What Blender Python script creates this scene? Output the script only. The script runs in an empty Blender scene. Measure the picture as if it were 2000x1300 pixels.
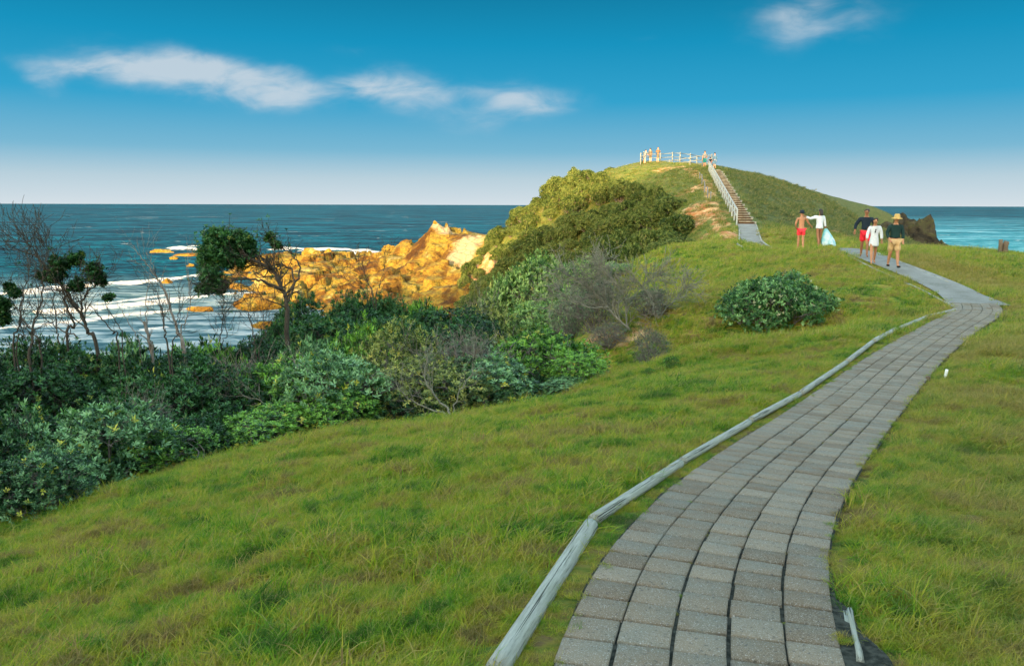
import bpy, math, random
import numpy as np
from mathutils import Vector, Matrix
R = math.radians
rng = np.random.default_rng(7)
random.seed(7)
SC = bpy.context.scene
COL = SC.collection

# ------------------------------------------------------------ camera
F = 1570.0
PITCH = math.atan(250 / F)
ROLL = math.atan(6 / 2000)
ZC = 15.0                                   # camera height above the sea
fwd = Vector((0, math.cos(PITCH), -math.sin(PITCH)))
right = Vector((math.cos(ROLL), 0, math.sin(ROLL)))
right = (right - fwd * right.dot(fwd)).normalized()
up = right.cross(fwd)
cam_data = bpy.data.cameras.new('camera')
cam = bpy.data.objects.new('camera', cam_data)
COL.objects.link(cam)
m = Matrix((right, up, -fwd)).transposed().to_4x4()
m.translation = Vector((0, 0, ZC))
cam.matrix_world = m
cam_data.sensor_width = 36
cam_data.lens = 36 * F / 2000
cam_data.clip_start = 0.05
cam_data.clip_end = 60000
SC.camera = cam

def P(px, py, d):
    """world point seen at photo pixel (2000x1300) at depth d"""
    return Vector((0, 0, ZC)) + fwd * d + right * ((px - 1000) / F * d) - up * ((py - 650) / F * d)

# ------------------------------------------------------------ light
SUN_DIR = Vector((-0.25, -1, 0.128)).normalized()
SUN_EL = math.asin(SUN_DIR.z)
SUN_AZ = math.atan2(SUN_DIR.x, SUN_DIR.y)   # clockwise from +Y
sd = bpy.data.lights.new('sun', 'SUN')
sd.energy = 2.8
sd.color = (1.0, 0.68, 0.30)
sd.angle = R(0.6)
sun = bpy.data.objects.new('sun', sd)
COL.objects.link(sun)
sun.rotation_euler = SUN_DIR.to_track_quat('Z', 'Y').to_euler()

SC.view_settings.view_transform = 'Standard'
SC.view_settings.look = 'None'
SC.view_settings.exposure = 2.68
SC.view_settings.gamma = 1
SC.view_settings.use_curve_mapping = False
SC.cycles.max_bounces = 6
SC.cycles.diffuse_bounces = 3
SC.cycles.transparent_max_bounces = 8
try:
    SC.cycles.use_denoising = True
    SC.cycles.denoiser = 'OPENIMAGEDENOISE'
except Exception:
    pass

class NT:
    """small node-tree helper"""
    def __init__(self, tree):
        self.t = tree
        self.t.nodes.clear()
    def n(self, kind, **kw):
        nd = self.t.nodes.new(kind)
        for k, v in kw.items():
            if k.startswith('i_'):
                key = k[2:]
                key = int(key) if key.isdigit() else key.replace('_', ' ')
                self.set(nd.inputs[key], v)
            else:
                setattr(nd, k, v)
        return nd
    def set(self, sock, v):
        if isinstance(v, bpy.types.NodeSocket):
            self.t.links.new(v, sock)
        elif isinstance(v, bpy.types.Node):
            self.t.links.new(v.outputs[0], sock)
        else:
            if isinstance(v, (tuple, list)) and len(v) == 3 and sock.type == 'RGBA':
                v = (*v, 1)
            sock.default_value = v
    def math(self, op, a, b=None, c=None, clamp=False):
        nd = self.t.nodes.new('ShaderNodeMath'); nd.operation = op; nd.use_clamp = clamp
        self.set(nd.inputs[0], a)
        if b is not None: self.set(nd.inputs[1], b)
        if c is not None: self.set(nd.inputs[2], c)
        return nd.outputs[0]
    def mix(self, fac, a, b, blend='MIX'):
        nd = self.t.nodes.new('ShaderNodeMix'); nd.data_type = 'RGBA'; nd.blend_type = blend
        self.set(nd.inputs[0], fac); self.set(nd.inputs[6], a); self.set(nd.inputs[7], b)
        return nd.outputs[2]
    def ramp(self, fac, stops, interp='LINEAR'):
        nd = self.t.nodes.new('ShaderNodeValToRGB'); nd.color_ramp.interpolation = interp
        el = nd.color_ramp.elements
        while len(el) < len(stops): el.new(0.5)
        for e, (p, c) in zip(el, stops):
            e.position = p
            c = (c, c, c) if isinstance(c, (int, float)) else c
            e.color = (*c, 1) if len(c) == 3 else c
        self.set(nd.inputs[0], fac)
        return nd.outputs[0]
    def rng(self, v, a, b, c=0.0, d=1.0, smooth=False):
        nd = self.t.nodes.new('ShaderNodeMapRange')
        if smooth: nd.interpolation_type = 'SMOOTHSTEP'
        for i, q in enumerate((v, a, b, c, d)): self.set(nd.inputs[i], q)
        return nd.outputs[0]
    def noise(self, vec, scale, detail=3, rough=0.55, dist=0.0):
        nd = self.t.nodes.new('ShaderNodeTexNoise')
        if vec is not None: self.set(nd.inputs['Vector'], vec)
        nd.inputs['Scale'].default_value = scale; nd.inputs['Detail'].default_value = detail
        nd.inputs['Roughness'].default_value = rough; nd.inputs['Distortion'].default_value = dist
        return nd.outputs[0]
    def mapping(self, vec, scale=(1, 1, 1), rot=(0, 0, 0), loc=(0, 0, 0)):
        nd = self.t.nodes.new('ShaderNodeMapping')
        self.set(nd.inputs[0], vec)
        nd.inputs['Location'].default_value = loc
        nd.inputs['Rotation'].default_value = rot
        nd.inputs['Scale'].default_value = scale
        return nd.outputs[0]

def s2l(c):
    return tuple(((v / 255) / 12.92 if v / 255 <= 0.04045 else ((v / 255 + 0.055) / 1.055) ** 2.4) for v in c)

world = bpy.data.worlds.new('World')
SC.world = world
world.use_nodes = True
w = NT(world.node_tree)
sky = w.n('ShaderNodeTexSky', sky_type='NISHITA', sun_disc=False, sun_elevation=SUN_EL,
          sun_rotation=SUN_AZ, air_density=1.0, dust_density=1.5, ozone_density=2.0)
geo = w.n('ShaderNodeTexCoord')
dirv = geo.outputs['Generated']
sep = w.n('ShaderNodeSeparateXYZ', i_0=dirv)
zz = sep.outputs[2]
EXPO = 2 ** SC.view_settings.exposure
def skc(c, k=1.0):
    l = s2l(c)
    return tuple(v * k / EXPO for v in l)
# clear evening sky: pale at the horizon, deep cyan above, overhead stops raised to lift the shade
grad = w.ramp(zz, [(0.0, skc((212, 223, 230))), (0.032, skc((184, 208, 220))), (0.064, skc((122, 184, 212))),
                   (0.12, skc((52, 163, 206))), (0.185, skc((24, 147, 191))), (0.255, skc((17, 119, 157))),
                   (0.45, skc((205, 205, 190), 2.4)), (1.0, skc((225, 212, 180), 3.2))])
# clouds laid out by compass direction: (azimuth px, elevation px, half width, half height, weight) in photo pixels
inv = w.math('DIVIDE', 1.0, w.math('MAXIMUM', sep.outputs[1], 0.05))
u = w.math('MULTIPLY', sep.outputs[0], inv)       # tan azimuth
v = w.math('MULTIPLY', sep.outputs[2], inv)       # tan elevation
def uv_of(px, py):
    q = P(px, py, 1.0) - Vector((0, 0, ZC))
    return q.x / q.y, q.z / q.y
uvv = w.n('ShaderNodeCombineXYZ', i_0=u, i_1=v).outputs[0]
warpn = w.n('ShaderNodeTexNoise', i_Vector=w.mapping(uvv, (1.0, 2.2, 1)), i_Scale=9.0, i_Detail=4.0)
wsep = w.n('ShaderNodeSeparateXYZ', i_0=warpn.outputs['Color'])
uw = w.math('ADD', u, w.math('MULTIPLY', w.math('SUBTRACT', wsep.outputs[0], 0.5), 0.10))
vw = w.math('ADD', v, w.math('MULTIPLY', w.math('SUBTRACT', wsep.outputs[1], 0.5), 0.045))
total = None
for (cx, cy, hw, hh, wt, ang) in [(275, 128, 115, 36, 1.0, 6), (420, 150, 150, 32, 0.85, 12), (540, 170, 90, 28, 0.55, 5),
                             (700, 158, 130, 22, 0.5, 0), (790, 178, 90, 38, 0.65, 5), (1010, 188, 100, 30, 0.75, 3),
                             (955, 228, 95, 28, 0.45, -12), (170, 128, 80, 16, 0.45, -8), (55, 120, 70, 18, 0.35, 10), (85, 155, 40, 18, 0.45, 10),
                             (640, 165, 420, 20, 0.30, 5), (1595, 38, 115, 42, 0.8, -5), (690, 92, 60, 12, 0.25, 0), (1265, 66, 50, 10, 0.12, 0), (545, 128, 40, 10, 0.3, 0),
                             (-400, 190, 260, 40, 0.7, 3), (2600, 120, 300, 50, 0.7, 0)]:
    a0, b0 = uv_of(cx, cy)
    ca, sa = math.cos(R(ang)), math.sin(R(ang))
    du = w.math('SUBTRACT', uw, a0); dv = w.math('SUBTRACT', vw, b0)
    e1 = w.math('ADD', w.math('MULTIPLY', du, ca * F / hw), w.math('MULTIPLY', dv, -sa * F / hw))
    e2 = w.math('ADD', w.math('MULTIPLY', du, sa * F / hh), w.math('MULTIPLY', dv, ca * F / hh))
    r2 = w.math('ADD', w.math('MULTIPLY', e1, e1), w.math('MULTIPLY', e2, e2))
    g = w.math('MULTIPLY', w.math('EXPONENT', w.math('MULTIPLY', r2, -0.9)), wt)
    total = g if total is None else w.math('ADD', total, g)
fine = w.noise(w.mapping(uvv, (1.0, 2.4, 1), rot=(0, 0, 0.15)), 14.0, 7, 0.55, 0.5)
cl = w.math('MULTIPLY', total, w.rng(fine, 0.30, 0.70, 0.3, 1.1))
cl = w.math('MULTIPLY', w.rng(cl, 0.03, 1.1, 0.0, 1.0, True), 0.80)
front = w.rng(sep.outputs[1], 0.05, 0.2)
cl = w.math('MULTIPLY', cl, front)
lowsky = w.mix(cl, grad, skc((208, 218, 226)))
# physical sky, tinted brighter and warmer to lift the shade, used overhead and towards the sun; its radiance fades into the clear evening gradient ahead
nish = w.mix(1.0, sky.outputs[0], (2.6, 2.15, 1.6), 'MULTIPLY')
bg_low = w.n('ShaderNodeBackground', i_Color=lowsky, i_Strength=1.0)
bg_sky = w.n('ShaderNodeBackground', i_Color=nish, i_Strength=0.15)
ahead = w.math('MULTIPLY', w.rng(sep.outputs[1], -0.1, 0.45, 0, 1, True), w.rng(zz, 0.28, 0.5, 1, 0, True))
ms = w.n('ShaderNodeMixShader', i_0=ahead, i_1=bg_sky, i_2=bg_low)
w.t.nodes.new('ShaderNodeOutputWorld')
w.t.links.new(ms.outputs[0], w.t.nodes[-1].inputs[0])

# ------------------------------------------------------------ object helpers
def tag(o, label=None, cat=None, group=None, kind=None):
    if label: o['label'] = label
    if cat: o['category'] = cat
    if group: o['group'] = group
    if kind: o['kind'] = kind
    return o

def empty(name, loc=(0, 0, 0), rz=0.0):
    o = bpy.data.objects.new(name, None)
    o.empty_display_size = 0.2
    COL.objects.link(o)
    o.location = loc
    o.rotation_euler = (0, 0, rz)
    return o

def np_mesh(name, V, faces=None, quads=None, tris=None, smooth=False):
    """mesh from numpy verts and quad and/or tri index arrays"""
    me = bpy.data.meshes.new(name)
    V = np.asarray(V, dtype=np.float32).reshape(-1, 3)
    me.vertices.add(len(V))
    me.vertices.foreach_set('co', V.ravel())
    parts = []; starts = []; totals = []
    pos = 0
    for arr, k in ((quads, 4), (tris, 3)):
        if arr is not None and len(arr):
            a = np.asarray(arr, dtype=np.int32).reshape(-1, k)
            parts.append(a.ravel())
            starts.append(pos + np.arange(len(a)) * k); totals.append(np.full(len(a), k))
            pos += a.size
    li = np.concatenate(parts)
    me.loops.add(len(li)); me.loops.foreach_set('vertex_index', li)
    st = np.concatenate(starts).astype(np.int32)
    me.polygons.add(len(st)); me.polygons.foreach_set('loop_start', st)
    try: me.polygons.foreach_set('loop_total', np.concatenate(totals).astype(np.int32))
    except Exception: pass
    if smooth: me.polygons.foreach_set('use_smooth', np.ones(len(st), dtype=bool))
    me.update(calc_edges=True)
    me.validate()
    return me

def add_obj(name, me, mat=None, parent=None):
    o = bpy.data.objects.new(name, me)
    COL.objects.link(o)
    if mat is not None and len(me.materials) == 0: me.materials.append(mat)
    if parent is not None: o.parent = parent
    return o

def set_attr(me, name, vals):
    a = me.attributes.new(name, 'FLOAT', 'POINT')
    a.data.foreach_set('value', np.asarray(vals, dtype=np.float32).ravel())

def new_mat(name):
    mt = bpy.data.materials.new(name); mt.use_nodes = True
    return mt, NT(mt.node_tree)

def finish(t, bsdf, disp=None):
    o = t.n('ShaderNodeOutputMaterial')
    t.t.links.new(bsdf.outputs[0], o.inputs[0])
    return o

def principled(t, color, rough=0.7, spec=0.3, bump=None, bump_d=0.02, bump_s=1.0, **kw):
    b = t.n('ShaderNodeBsdfPrincipled')
    t.set(b.inputs['Base Color'], color)
    t.set(b.inputs['Roughness'], rough)
    t.set(b.inputs['Specular IOR Level'], spec)
    if bump is not None:
        bn = t.n('ShaderNodeBump'); t.set(bn.inputs['Height'], bump)
        bn.inputs['Distance'].default_value = bump_d; bn.inputs['Strength'].default_value = bump_s
        t.t.links.new(bn.outputs[0], b.inputs['Normal'])
    for k, v in kw.items(): t.set(b.inputs[k.replace('_', ' ')], v)
    finish(t, b)
    return b

# ------------------------------------------------------------ numpy noise
_perm = rng.permutation(256); _perm = np.concatenate([_perm, _perm, _perm])
_ga = rng.uniform(0, 2 * np.pi, 256)
def perlin(x, y):
    xi = np.floor(x).astype(int); yi = np.floor(y).astype(int)
    xf = x - xi; yf = y - yi
    xi &= 255; yi &= 255
    def g(ix, iy, fx, fy):
        a = _ga[_perm[_perm[ix] + iy] & 255]
        return np.cos(a) * fx + np.sin(a) * fy
    uu = xf ** 3 * (xf * (xf * 6 - 15) + 10); vv = yf ** 3 * (yf * (yf * 6 - 15) + 10)
    n00 = g(xi, yi, xf, yf); n10 = g(xi + 1, yi, xf - 1, yf)
    n01 = g(xi, yi + 1, xf, yf - 1); n11 = g(xi + 1, yi + 1, xf - 1, yf - 1)
    return (n00 * (1 - uu) + n10 * uu) * (1 - vv) + (n01 * (1 - uu) + n11 * uu) * vv
def fbm(x, y, octv=4, gain=0.5, lac=2.03):
    s = 0; a = 1
    for i in range(octv):
        s = s + a * perlin(x + 17.3 * i, y - 9.1 * i); x = x * lac; y = y * lac; a *= gain
    return s
def ridged(x, y, octv=4, gain=0.55, lac=2.1):
    s = 0; a = 1
    for i in range(octv):
        s = s + a * (1 - 2.2 * np.abs(perlin(x + 31.7 * i, y + 12.9 * i))); x = x * lac; y = y * lac; a *= gain
    return s
def sstep(a, b, x):
    t = np.clip((x - a) / (b - a), 0, 1)
    return t * t * (3 - 2 * t)

def tps_fit(pts, smooth=0.02):
    A = np.array(pts, float); n = len(A)
    d2 = ((A[:, None, :2] - A[None, :, :2]) ** 2).sum(-1)
    K = 0.5 * d2 * np.log(d2 + 1e-9); K[np.arange(n), np.arange(n)] += smooth
    Pm = np.c_[np.ones(n), A[:, :2]]
    M = np.block([[K, Pm], [Pm.T, np.zeros((3, 3))]])
    sol = np.linalg.solve(M, np.r_[A[:, 2], 0, 0, 0])
    return A[:, :2], sol
def tps_eval(fit, x, y):
    C, s = fit
    x = np.asarray(x, float); y = np.asarray(y, float)
    out = s[-3] + s[-2] * x + s[-1] * y
    for (cx, cy), wgt in zip(C, s[:-3]):
        d2 = (x - cx) ** 2 + (y - cy) ** 2
        out = out + wgt * 0.5 * d2 * np.log(d2 + 1e-9)
    return out

# ------------------------------------------------------------ path centre line
def spline(pts, n=14):
    pts = [np.array(p, float) for p in pts]
    pts = [2 * pts[0] - pts[1]] + pts + [2 * pts[-1] - pts[-2]]
    out = []
    for i in range(1, len(pts) - 2):
        p0, p1, p2, p3 = pts[i - 1:i + 3]
        for t in np.arange(n) / n:
            out.append(0.5 * (2 * p1 + (p2 - p0) * t + (2 * p0 - 5 * p1 + 4 * p2 - p3) * t * t + (3 * p1 - p0 - 3 * p2 + p3) * t ** 3))
    out.append(pts[-2])
    return np.array(out)
PATH_PX = [(1356, 1300, 3.34), (1385, 1120, 4.35), (1422, 1037, 5.15), (1482, 955, 6.3), (1552, 888, 7.6),
           (1655, 800, 10.2), (1768, 700, 14.7), (1856, 640, 19.2), (1913, 604, 22.2), (1880, 577, 24.0), (1826, 550, 26.0), (1722, 509, 30.0), (1642, 484, 36.0)]
PATH_B = [(1494, 486, 45.0), (1470, 470, 49.0), (1462, 450, 54.0), (1458, 437, 57.3)]
path_a = [tuple(P(*q)) for q in PATH_PX]
path_b = [tuple(P(*q)) for q in PATH_B]
path_all = [(0.1, -3.0, ZC - 1.75), (0.35, 0.5, ZC - 1.8)] + path_a + [(14.9, 40.0, ZC - 2.35)] + path_b
PC = spline(path_all, 14)
ST0 = np.array(P(1458, 437, 57.3)); ST1 = np.array(P(1397, 333, 87.0))
PW = 1.2                                      # path width
def resample(C, step):
    s = np.r_[0, np.cumsum(np.linalg.norm(np.diff(C, axis=0), axis=1))]
    t = np.arange(0, s[-1], step)
    return np.stack([np.interp(t, s, C[:, k]) for k in range(3)], 1), t
PF, PS = resample(PC, 0.12)
_k = np.exp(-0.5 * (np.arange(-14, 15) / 6.0) ** 2); _k /= _k.sum()
PF = np.stack([np.convolve(np.pad(PF[:, k], 14, mode='reflect', reflect_type='odd'), _k, 'valid') for k in range(3)], 1)
def path_dist(x, y, pts=None):
    pts = PF if pts is None else pts
    sh = np.shape(x); x = np.ravel(x); y = np.ravel(y)
    D = np.full(x.shape, 1e9); Z = np.zeros(x.shape)
    near = np.where((y > -6) & (y < 62) & (x > -5) & (x < 22))[0]
    for k in range(0, len(near), 20000):
        idx = near[k:k + 20000]
        d2 = (x[idx, None] - pts[None, :, 0]) ** 2 + (y[idx, None] - pts[None, :, 1]) ** 2
        j = d2.argmin(1)
        D[idx] = np.sqrt(d2[np.arange(len(idx)), j]); Z[idx] = pts[j, 2]
    return D.reshape(sh), Z.reshape(sh)

# ------------------------------------------------------------ terrain
G = [(0, 1300, 4.8), (500, 1300, 4.0), (0, 1180, 6.2), (500, 1000, 7.8), (800, 900, 8.8), (1100, 850, 10), (1250, 760, 14), (1450, 700, 17),
     (0, 1045, 9.4), (220, 960, 11.8), (420, 905, 13.5), (620, 855, 14.5), (850, 825, 15), (1100, 785, 16), (1180, 740, 17.5), (1330, 690, 18.5),
     (1430, 665, 19.5), (1650, 632, 20.5), (1860, 603, 22.5),
     (1110, 665, 27), (1180, 640, 27.5), (1250, 600, 29), (1350, 640, 24), (1350, 560, 31), (1240, 512, 41), (1300, 490, 43), (1400, 475, 44),
     (1500, 540, 29), (1560, 492, 36), (1640, 600, 23.5), (1480, 500, 38),
     (2000, 650, 18), (2000, 800, 10.5), (2000, 1000, 6.5), (2000, 1300, 3.6), (1950, 560, 27), (1850, 490, 40), (2000, 499, 38), (1760, 487, 42),
     (1380, 468, 52), (1345, 410, 65), (1300, 352, 88), (1320, 319, 100), (1250, 319, 102), (1215, 326, 103), (1370, 322, 95),
     (1420, 470, 50), (1400, 420, 62), (1500, 350, 105), (1600, 379, 110), (1700, 403, 115), (1760, 432, 118), (1500, 440, 62), (1600, 462, 60),
     (1550, 405, 85), (1700, 472, 66), (1470, 390, 75), (1620, 430, 80)]
Wd = [(-9, 15, -6.2), (-4, 18, -5.5), (0, 20, -5.3), (3.5, 22, -4.9), (6.5, 21.8, -4.2), (9, 21, -3.4), (-15, 20, -9), (-8, 26, -9), (0, 28, -6.6), (-2, 24, -6.8),
      (5, 47, -5.4), (0, 36, -8), (2, 42, -7.5), (11, 50, -4.0), (7.5, 49, -6.2), (9, 53, -6.0), (4.2, 21, -4.7), (6.2, 20.9, -4.35), (7.8, 20.4, -3.75), (12.2, 65, -3), (10, 87, -2.2), (8.3, 99, 1.5), (3.3, 104, -1.2), (0.7, 108, -2.9), (-3, 112, -6),
      (-4, 105, -12.5), (2.7, 84, -8), (7.6, 79, -5.5), (0, 75, -11), (5, 60, -8), (-5, 55, -11), (-10, 80, -14), (-20, 60, -14.5), (-30, 70, -16), (-12, 95, -15),
      (-20, 45, -12.5), (-30, 35, -11.5), (-40, 50, -15), (-60, 60, -17), (-60, 30, -15), (-60, 0, -13), (-30, 90, -18), (-15, 115, -17), (-8, 125, -17), (-10, 140, -18),
      (20, 110, 5.0), (14, 108, 4.6), (8, 112, 0), (5, 120, -8), (22, 118, 2.6), (20, 135, -15), (35, 125, 0), (50, 130, -10), (60, 135, -18), (10, 135, -17), (35, 145, -18),
      (32, 50, -5), (40, 58, -9), (46, 76, -8), (52, 95, -7), (57, 108, -12), (72, 90, -18), (52, 44, -9), (66, 60, -17), (40, 20, -5.5), (30, 10, -4), (60, 0, -12), (80, 30, -18), (72, 120, -18),
      (0, 0, -1.8), (-3, 0, -2.45), (-8, 0, -4), (-15, 0, -7), (-30, 0, -11), (5, 0, -1.9), (-2, -8, -1.7), (8, -8, -1.7), (15, 0, -2.6), (-30, 15, -11.5), (-20, 8, -8.6), (-12, 8, -5.6)]
pts = [tuple(P(*g)) for g in G] + [(a, b, c + ZC) for a, b, c in Wd] + [tuple(p) for p in PC[::14]]
for t in np.linspace(0.1, 1, 6): pts.append(tuple(ST0 + (ST1 - ST0) * t))
FIT = tps_fit(pts, 0.3)
BX = [-400, -160, -110, -90, -60, -47, -36, -28, -17, 0, 20, 60, 120, 200]
BZ = [-16, -10, 1, 3.5, 6.0, 7.6, 13.0, 17.2, 22.0, 27, 28, 26, 5, -18]
def H(x, y, detail=True):
    x = np.asarray(x, float); y = np.asarray(y, float)
    z = tps_eval(FIT, x, y)
    z = np.clip(z, ZC - 19, ZC + 6.0)
    # far away everything lies under the sea
    r = np.hypot(x - 10, (y - 40) * 0.75)
    z = z * (1 - sstep(80, 125, r)) + (ZC - 19) * sstep(80, 125, r)
    # the higher hill behind the camera that keeps the near ground in shade
    prof = np.interp(x, BX, BZ) + 1.3 * fbm(x * 0.06, y * 0.06, 3)
    back = -2 + (prof + 2) * sstep(10, 44, -y)
    back = ZC + back * (1 - sstep(90, 170, -y)) + (-19) * sstep(90, 170, -y)
    wb = sstep(4, 16, -y)
    z = z * (1 - wb) + back * wb
    if detail:
        dd = np.hypot(x, y)
        hum = (0.10 * fbm(x * 0.75 + 0.3 * y, y * 1.4 - 0.3 * x, 2, 0.5) + 0.075 * fbm(x * 2.3 + 5, y * 3.0, 2)) * np.clip(1.25 - dd / 60, 0.5, 1)
        z = z + hum + 0.22 * fbm(x * 0.16, y * 0.16, 3) * sstep(8, 30, dd) * (1 - sstep(-0.5, 0.5, -(z - 1)))
    D, pz = path_dist(x, y)
    wp = 1 - sstep(0.62, 1.5, D)
    z = z * (1 - wp) + (pz - 0.035) * wp
    # stair corridor
    ab = ST1 - ST0; L2 = ab[0] ** 2 + ab[1] ** 2
    t = np.clip(((x - ST0[0]) * ab[0] + (y - ST0[1]) * ab[1]) / L2, 0, 1)
    ds = np.hypot(x - ST0[0] - t * ab[0], y - ST0[1] - t * ab[1])
    ws = (1 - sstep(0.6, 1.6, ds))
    z = z * (1 - ws) + (ST0[2] + t * ab[2] - 0.12) * ws
    return z
def Hs(x, y): return float(H(np.array([x]), np.array([y]))[0])
def hit(px, py, dmin=2.5, dmax=160, n=1500):
    """ground point seen at a photo pixel"""
    ds = np.geomspace(dmin, dmax, n)
    o = np.array([0, 0, ZC]); d1 = np.array(P(px, py, 1.0)) - o
    pts = o + ds[:, None] * d1
    h = H(pts[:, 0], pts[:, 1])
    k = np.where(pts[:, 2] < h)[0]
    if len(k) == 0: return None
    p = pts[k[0]]
    return Vector((p[0], p[1], float(h[k[0]])))

# ------------------------------------------------------------ materials: ground
def wpos(t):
    return t.n('ShaderNodeNewGeometry').outputs['Position']
def grass_color(t, pos):
    """lush / olive / straw patches, the same function for the ground sheet and the blades"""
    pm = t.mapping(pos, (0.75, 1.5, 1.0), rot=(0, 0, 0.35))
    a = t.noise(pm, 1.5, 4, 0.65, 0.4)
    b = t.noise(t.mapping(pos, (1, 1, 1), loc=(31, 7, 3)), 0.22, 3, 0.5)
    c = t.noise(t.mapping(pos, (1, 1.3, 1), loc=(-11, 47, 3)), 6.5, 3, 0.65)
    k = t.math('ADD', t.math('MULTIPLY', a, 0.55), t.math('ADD', t.math('MULTIPLY', c, 0.37), t.math('MULTIPLY', b, 0.12)))
    gy_ = t.n('ShaderNodeSeparateXYZ', i_0=pos).outputs[1]
    shade_side = t.rng(t.math('SUBTRACT', t.n('ShaderNodeSeparateXYZ', i_0=pos).outputs[0], t.math('MULTIPLY', gy_, 0.18)), 5.5, 8.5, 0.62, 0.92)
    hill_shade = t.math('MULTIPLY', t.rng(gy_, 46.0, 60.0), shade_side)      # shade of the far hill put into the grass colour, deepest right of the stairs
    g_ = t.ramp(k, [(0.42, (0.015, 0.10, 0.004)), (0.465, (0.12, 0.32, 0.008)), (0.505, (0.34, 0.42, 0.014)),
                      (0.55, (0.54, 0.45, 0.045)), (0.59, (0.36, 0.22, 0.085)), (0.66, (0.20, 0.12, 0.05))])
    # drier turf on the path's landward side
    gx_ = t.n('ShaderNodeSeparateXYZ', i_0=pos).outputs[0]
    dry = t.math('MULTIPLY', t.rng(t.math('SUBTRACT', gx_, t.math('MULTIPLY', gy_, 0.45)), 0.0, 1.5, 0, 0.75), t.rng(b, 0.40, 0.58))
    g_ = t.mix(dry, g_, (0.44, 0.32, 0.08))
    return t.mix(hill_shade, g_, t.mix(t.noise(pos, 0.35, 4, 0.6), (0.012, 0.045, 0.02), (0.065, 0.085, 0.035)))

M = {}
mt, t = new_mat('ground_turf')
pos = wpos(t)
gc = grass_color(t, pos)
soil = t.mix(t.noise(pos, 9, 4), (0.03, 0.035, 0.008), (0.09, 0.07, 0.03))
sepz = t.n('ShaderNodeSeparateXYZ', i_0=pos)
far = t.rng(sepz.outputs[1], 12.0, 34.0)
streak = t.noise(t.mapping(pos, (0.8, 2.6, 3.0), rot=(0, 0, 0.3)), 3.2, 5, 0.65, 0.6)
farc = t.mix(t.rng(streak, 0.38, 0.66), t.mix(0.65, gc, (0.012, 0.03, 0.006)), t.mix(0.4, gc, (0.20, 0.17, 0.06)))
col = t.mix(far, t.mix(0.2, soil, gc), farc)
bare = t.n('ShaderNodeAttribute', attribute_name='bare').outputs['Fac']
bn = t.noise(pos, 1.1, 5, 0.7)
bcol = t.mix(t.rng(bn, 0.42, 0.62), (0.32, 0.13, 0.045), (0.52, 0.36, 0.18))
bfac = t.rng(t.math('ADD', bare, t.math('MULTIPLY', t.math('SUBTRACT', t.noise(pos, 1.7, 5, 0.7), 0.5), 1.5)), 0.42, 0.62)
bfac = t.math('MULTIPLY', bfac, t.rng(bare, 0.02, 0.2))
col = t.mix(bfac, col, bcol)
sand = t.rng(sepz.outputs[2], 0.8, 2.6, 1, 0)
col = t.mix(sand, col, (0.42, 0.38, 0.30))
bmp = t.math('ADD', t.noise(pos, 14, 5, 0.7), t.math('MULTIPLY', streak, 2.0))
principled(t, col, 0.9, 0.1, bmp, 0.05, 0.8)
M['ground'] = mt

mt, t = new_mat('golden_rock')
pos = wpos(t)
n1 = t.noise(pos, 0.22, 6, 0.62, 0.6)
n2 = t.noise(t.mapping(pos, (1, 1, 2.6), rot=(0.3, 0.2, 0)), 0.9, 6, 0.68, 0.8)
vor = t.n('ShaderNodeTexVoronoi', feature='DISTANCE_TO_EDGE', i_Vector=t.mapping(pos, (1, 1, 1.8)), i_Scale=0.55)
c = t.ramp(n1, [(0.36, (0.04, 0.018, 0.004)), (0.45, (0.11, 0.06, 0.009)), (0.52, (0.19, 0.128, 0.018)), (0.58, (0.13, 0.105, 0.016)), (0.65, (0.26, 0.20, 0.065))])
c = t.mix(t.rng(n2, 0.36, 0.52), t.mix(0.6, c, (0.05, 0.02, 0.006)), c)
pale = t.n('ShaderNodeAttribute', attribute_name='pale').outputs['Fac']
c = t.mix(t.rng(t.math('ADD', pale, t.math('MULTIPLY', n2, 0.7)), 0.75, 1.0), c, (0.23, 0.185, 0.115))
c = t.mix(t.rng(n2, 0.66, 0.72, 0, 0.7), c, (0.26, 0.20, 0.11))
c = t.mix(t.rng(vor.outputs[0], 0.0, 0.05, 0.5, 0), c, (0.07, 0.03, 0.01))
wet = t.rng(t.n('ShaderNodeSeparateXYZ', i_0=pos).outputs[2], 0.1, 0.9, 0.6, 0)
c = t.mix(wet, c, (0.16, 0.09, 0.015))
hgt = t.math('ADD', t.math('MULTIPLY', n2, 1.2), t.math('MULTIPLY', t.rng(vor.outputs[0], 0, 0.15), 0.25))
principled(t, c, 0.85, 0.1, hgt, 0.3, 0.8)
M['rock'] = mt

mt, t = new_mat('dark_rock')
pos = wpos(t)
n2 = t.noise(t.mapping(pos, (1, 1, 1.6)), 0.5, 6, 0.7, 0.8)
c = t.ramp(n2, [(0.38, (0.010, 0.010, 0.008)), (0.5, (0.035, 0.032, 0.022)), (0.6, (0.04, 0.045, 0.02)), (0.7, (0.10, 0.08, 0.05))])
principled(t, c, 0.9, 0.1, n2, 0.5, 1.0)
M['dark_rock'] = mt

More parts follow.
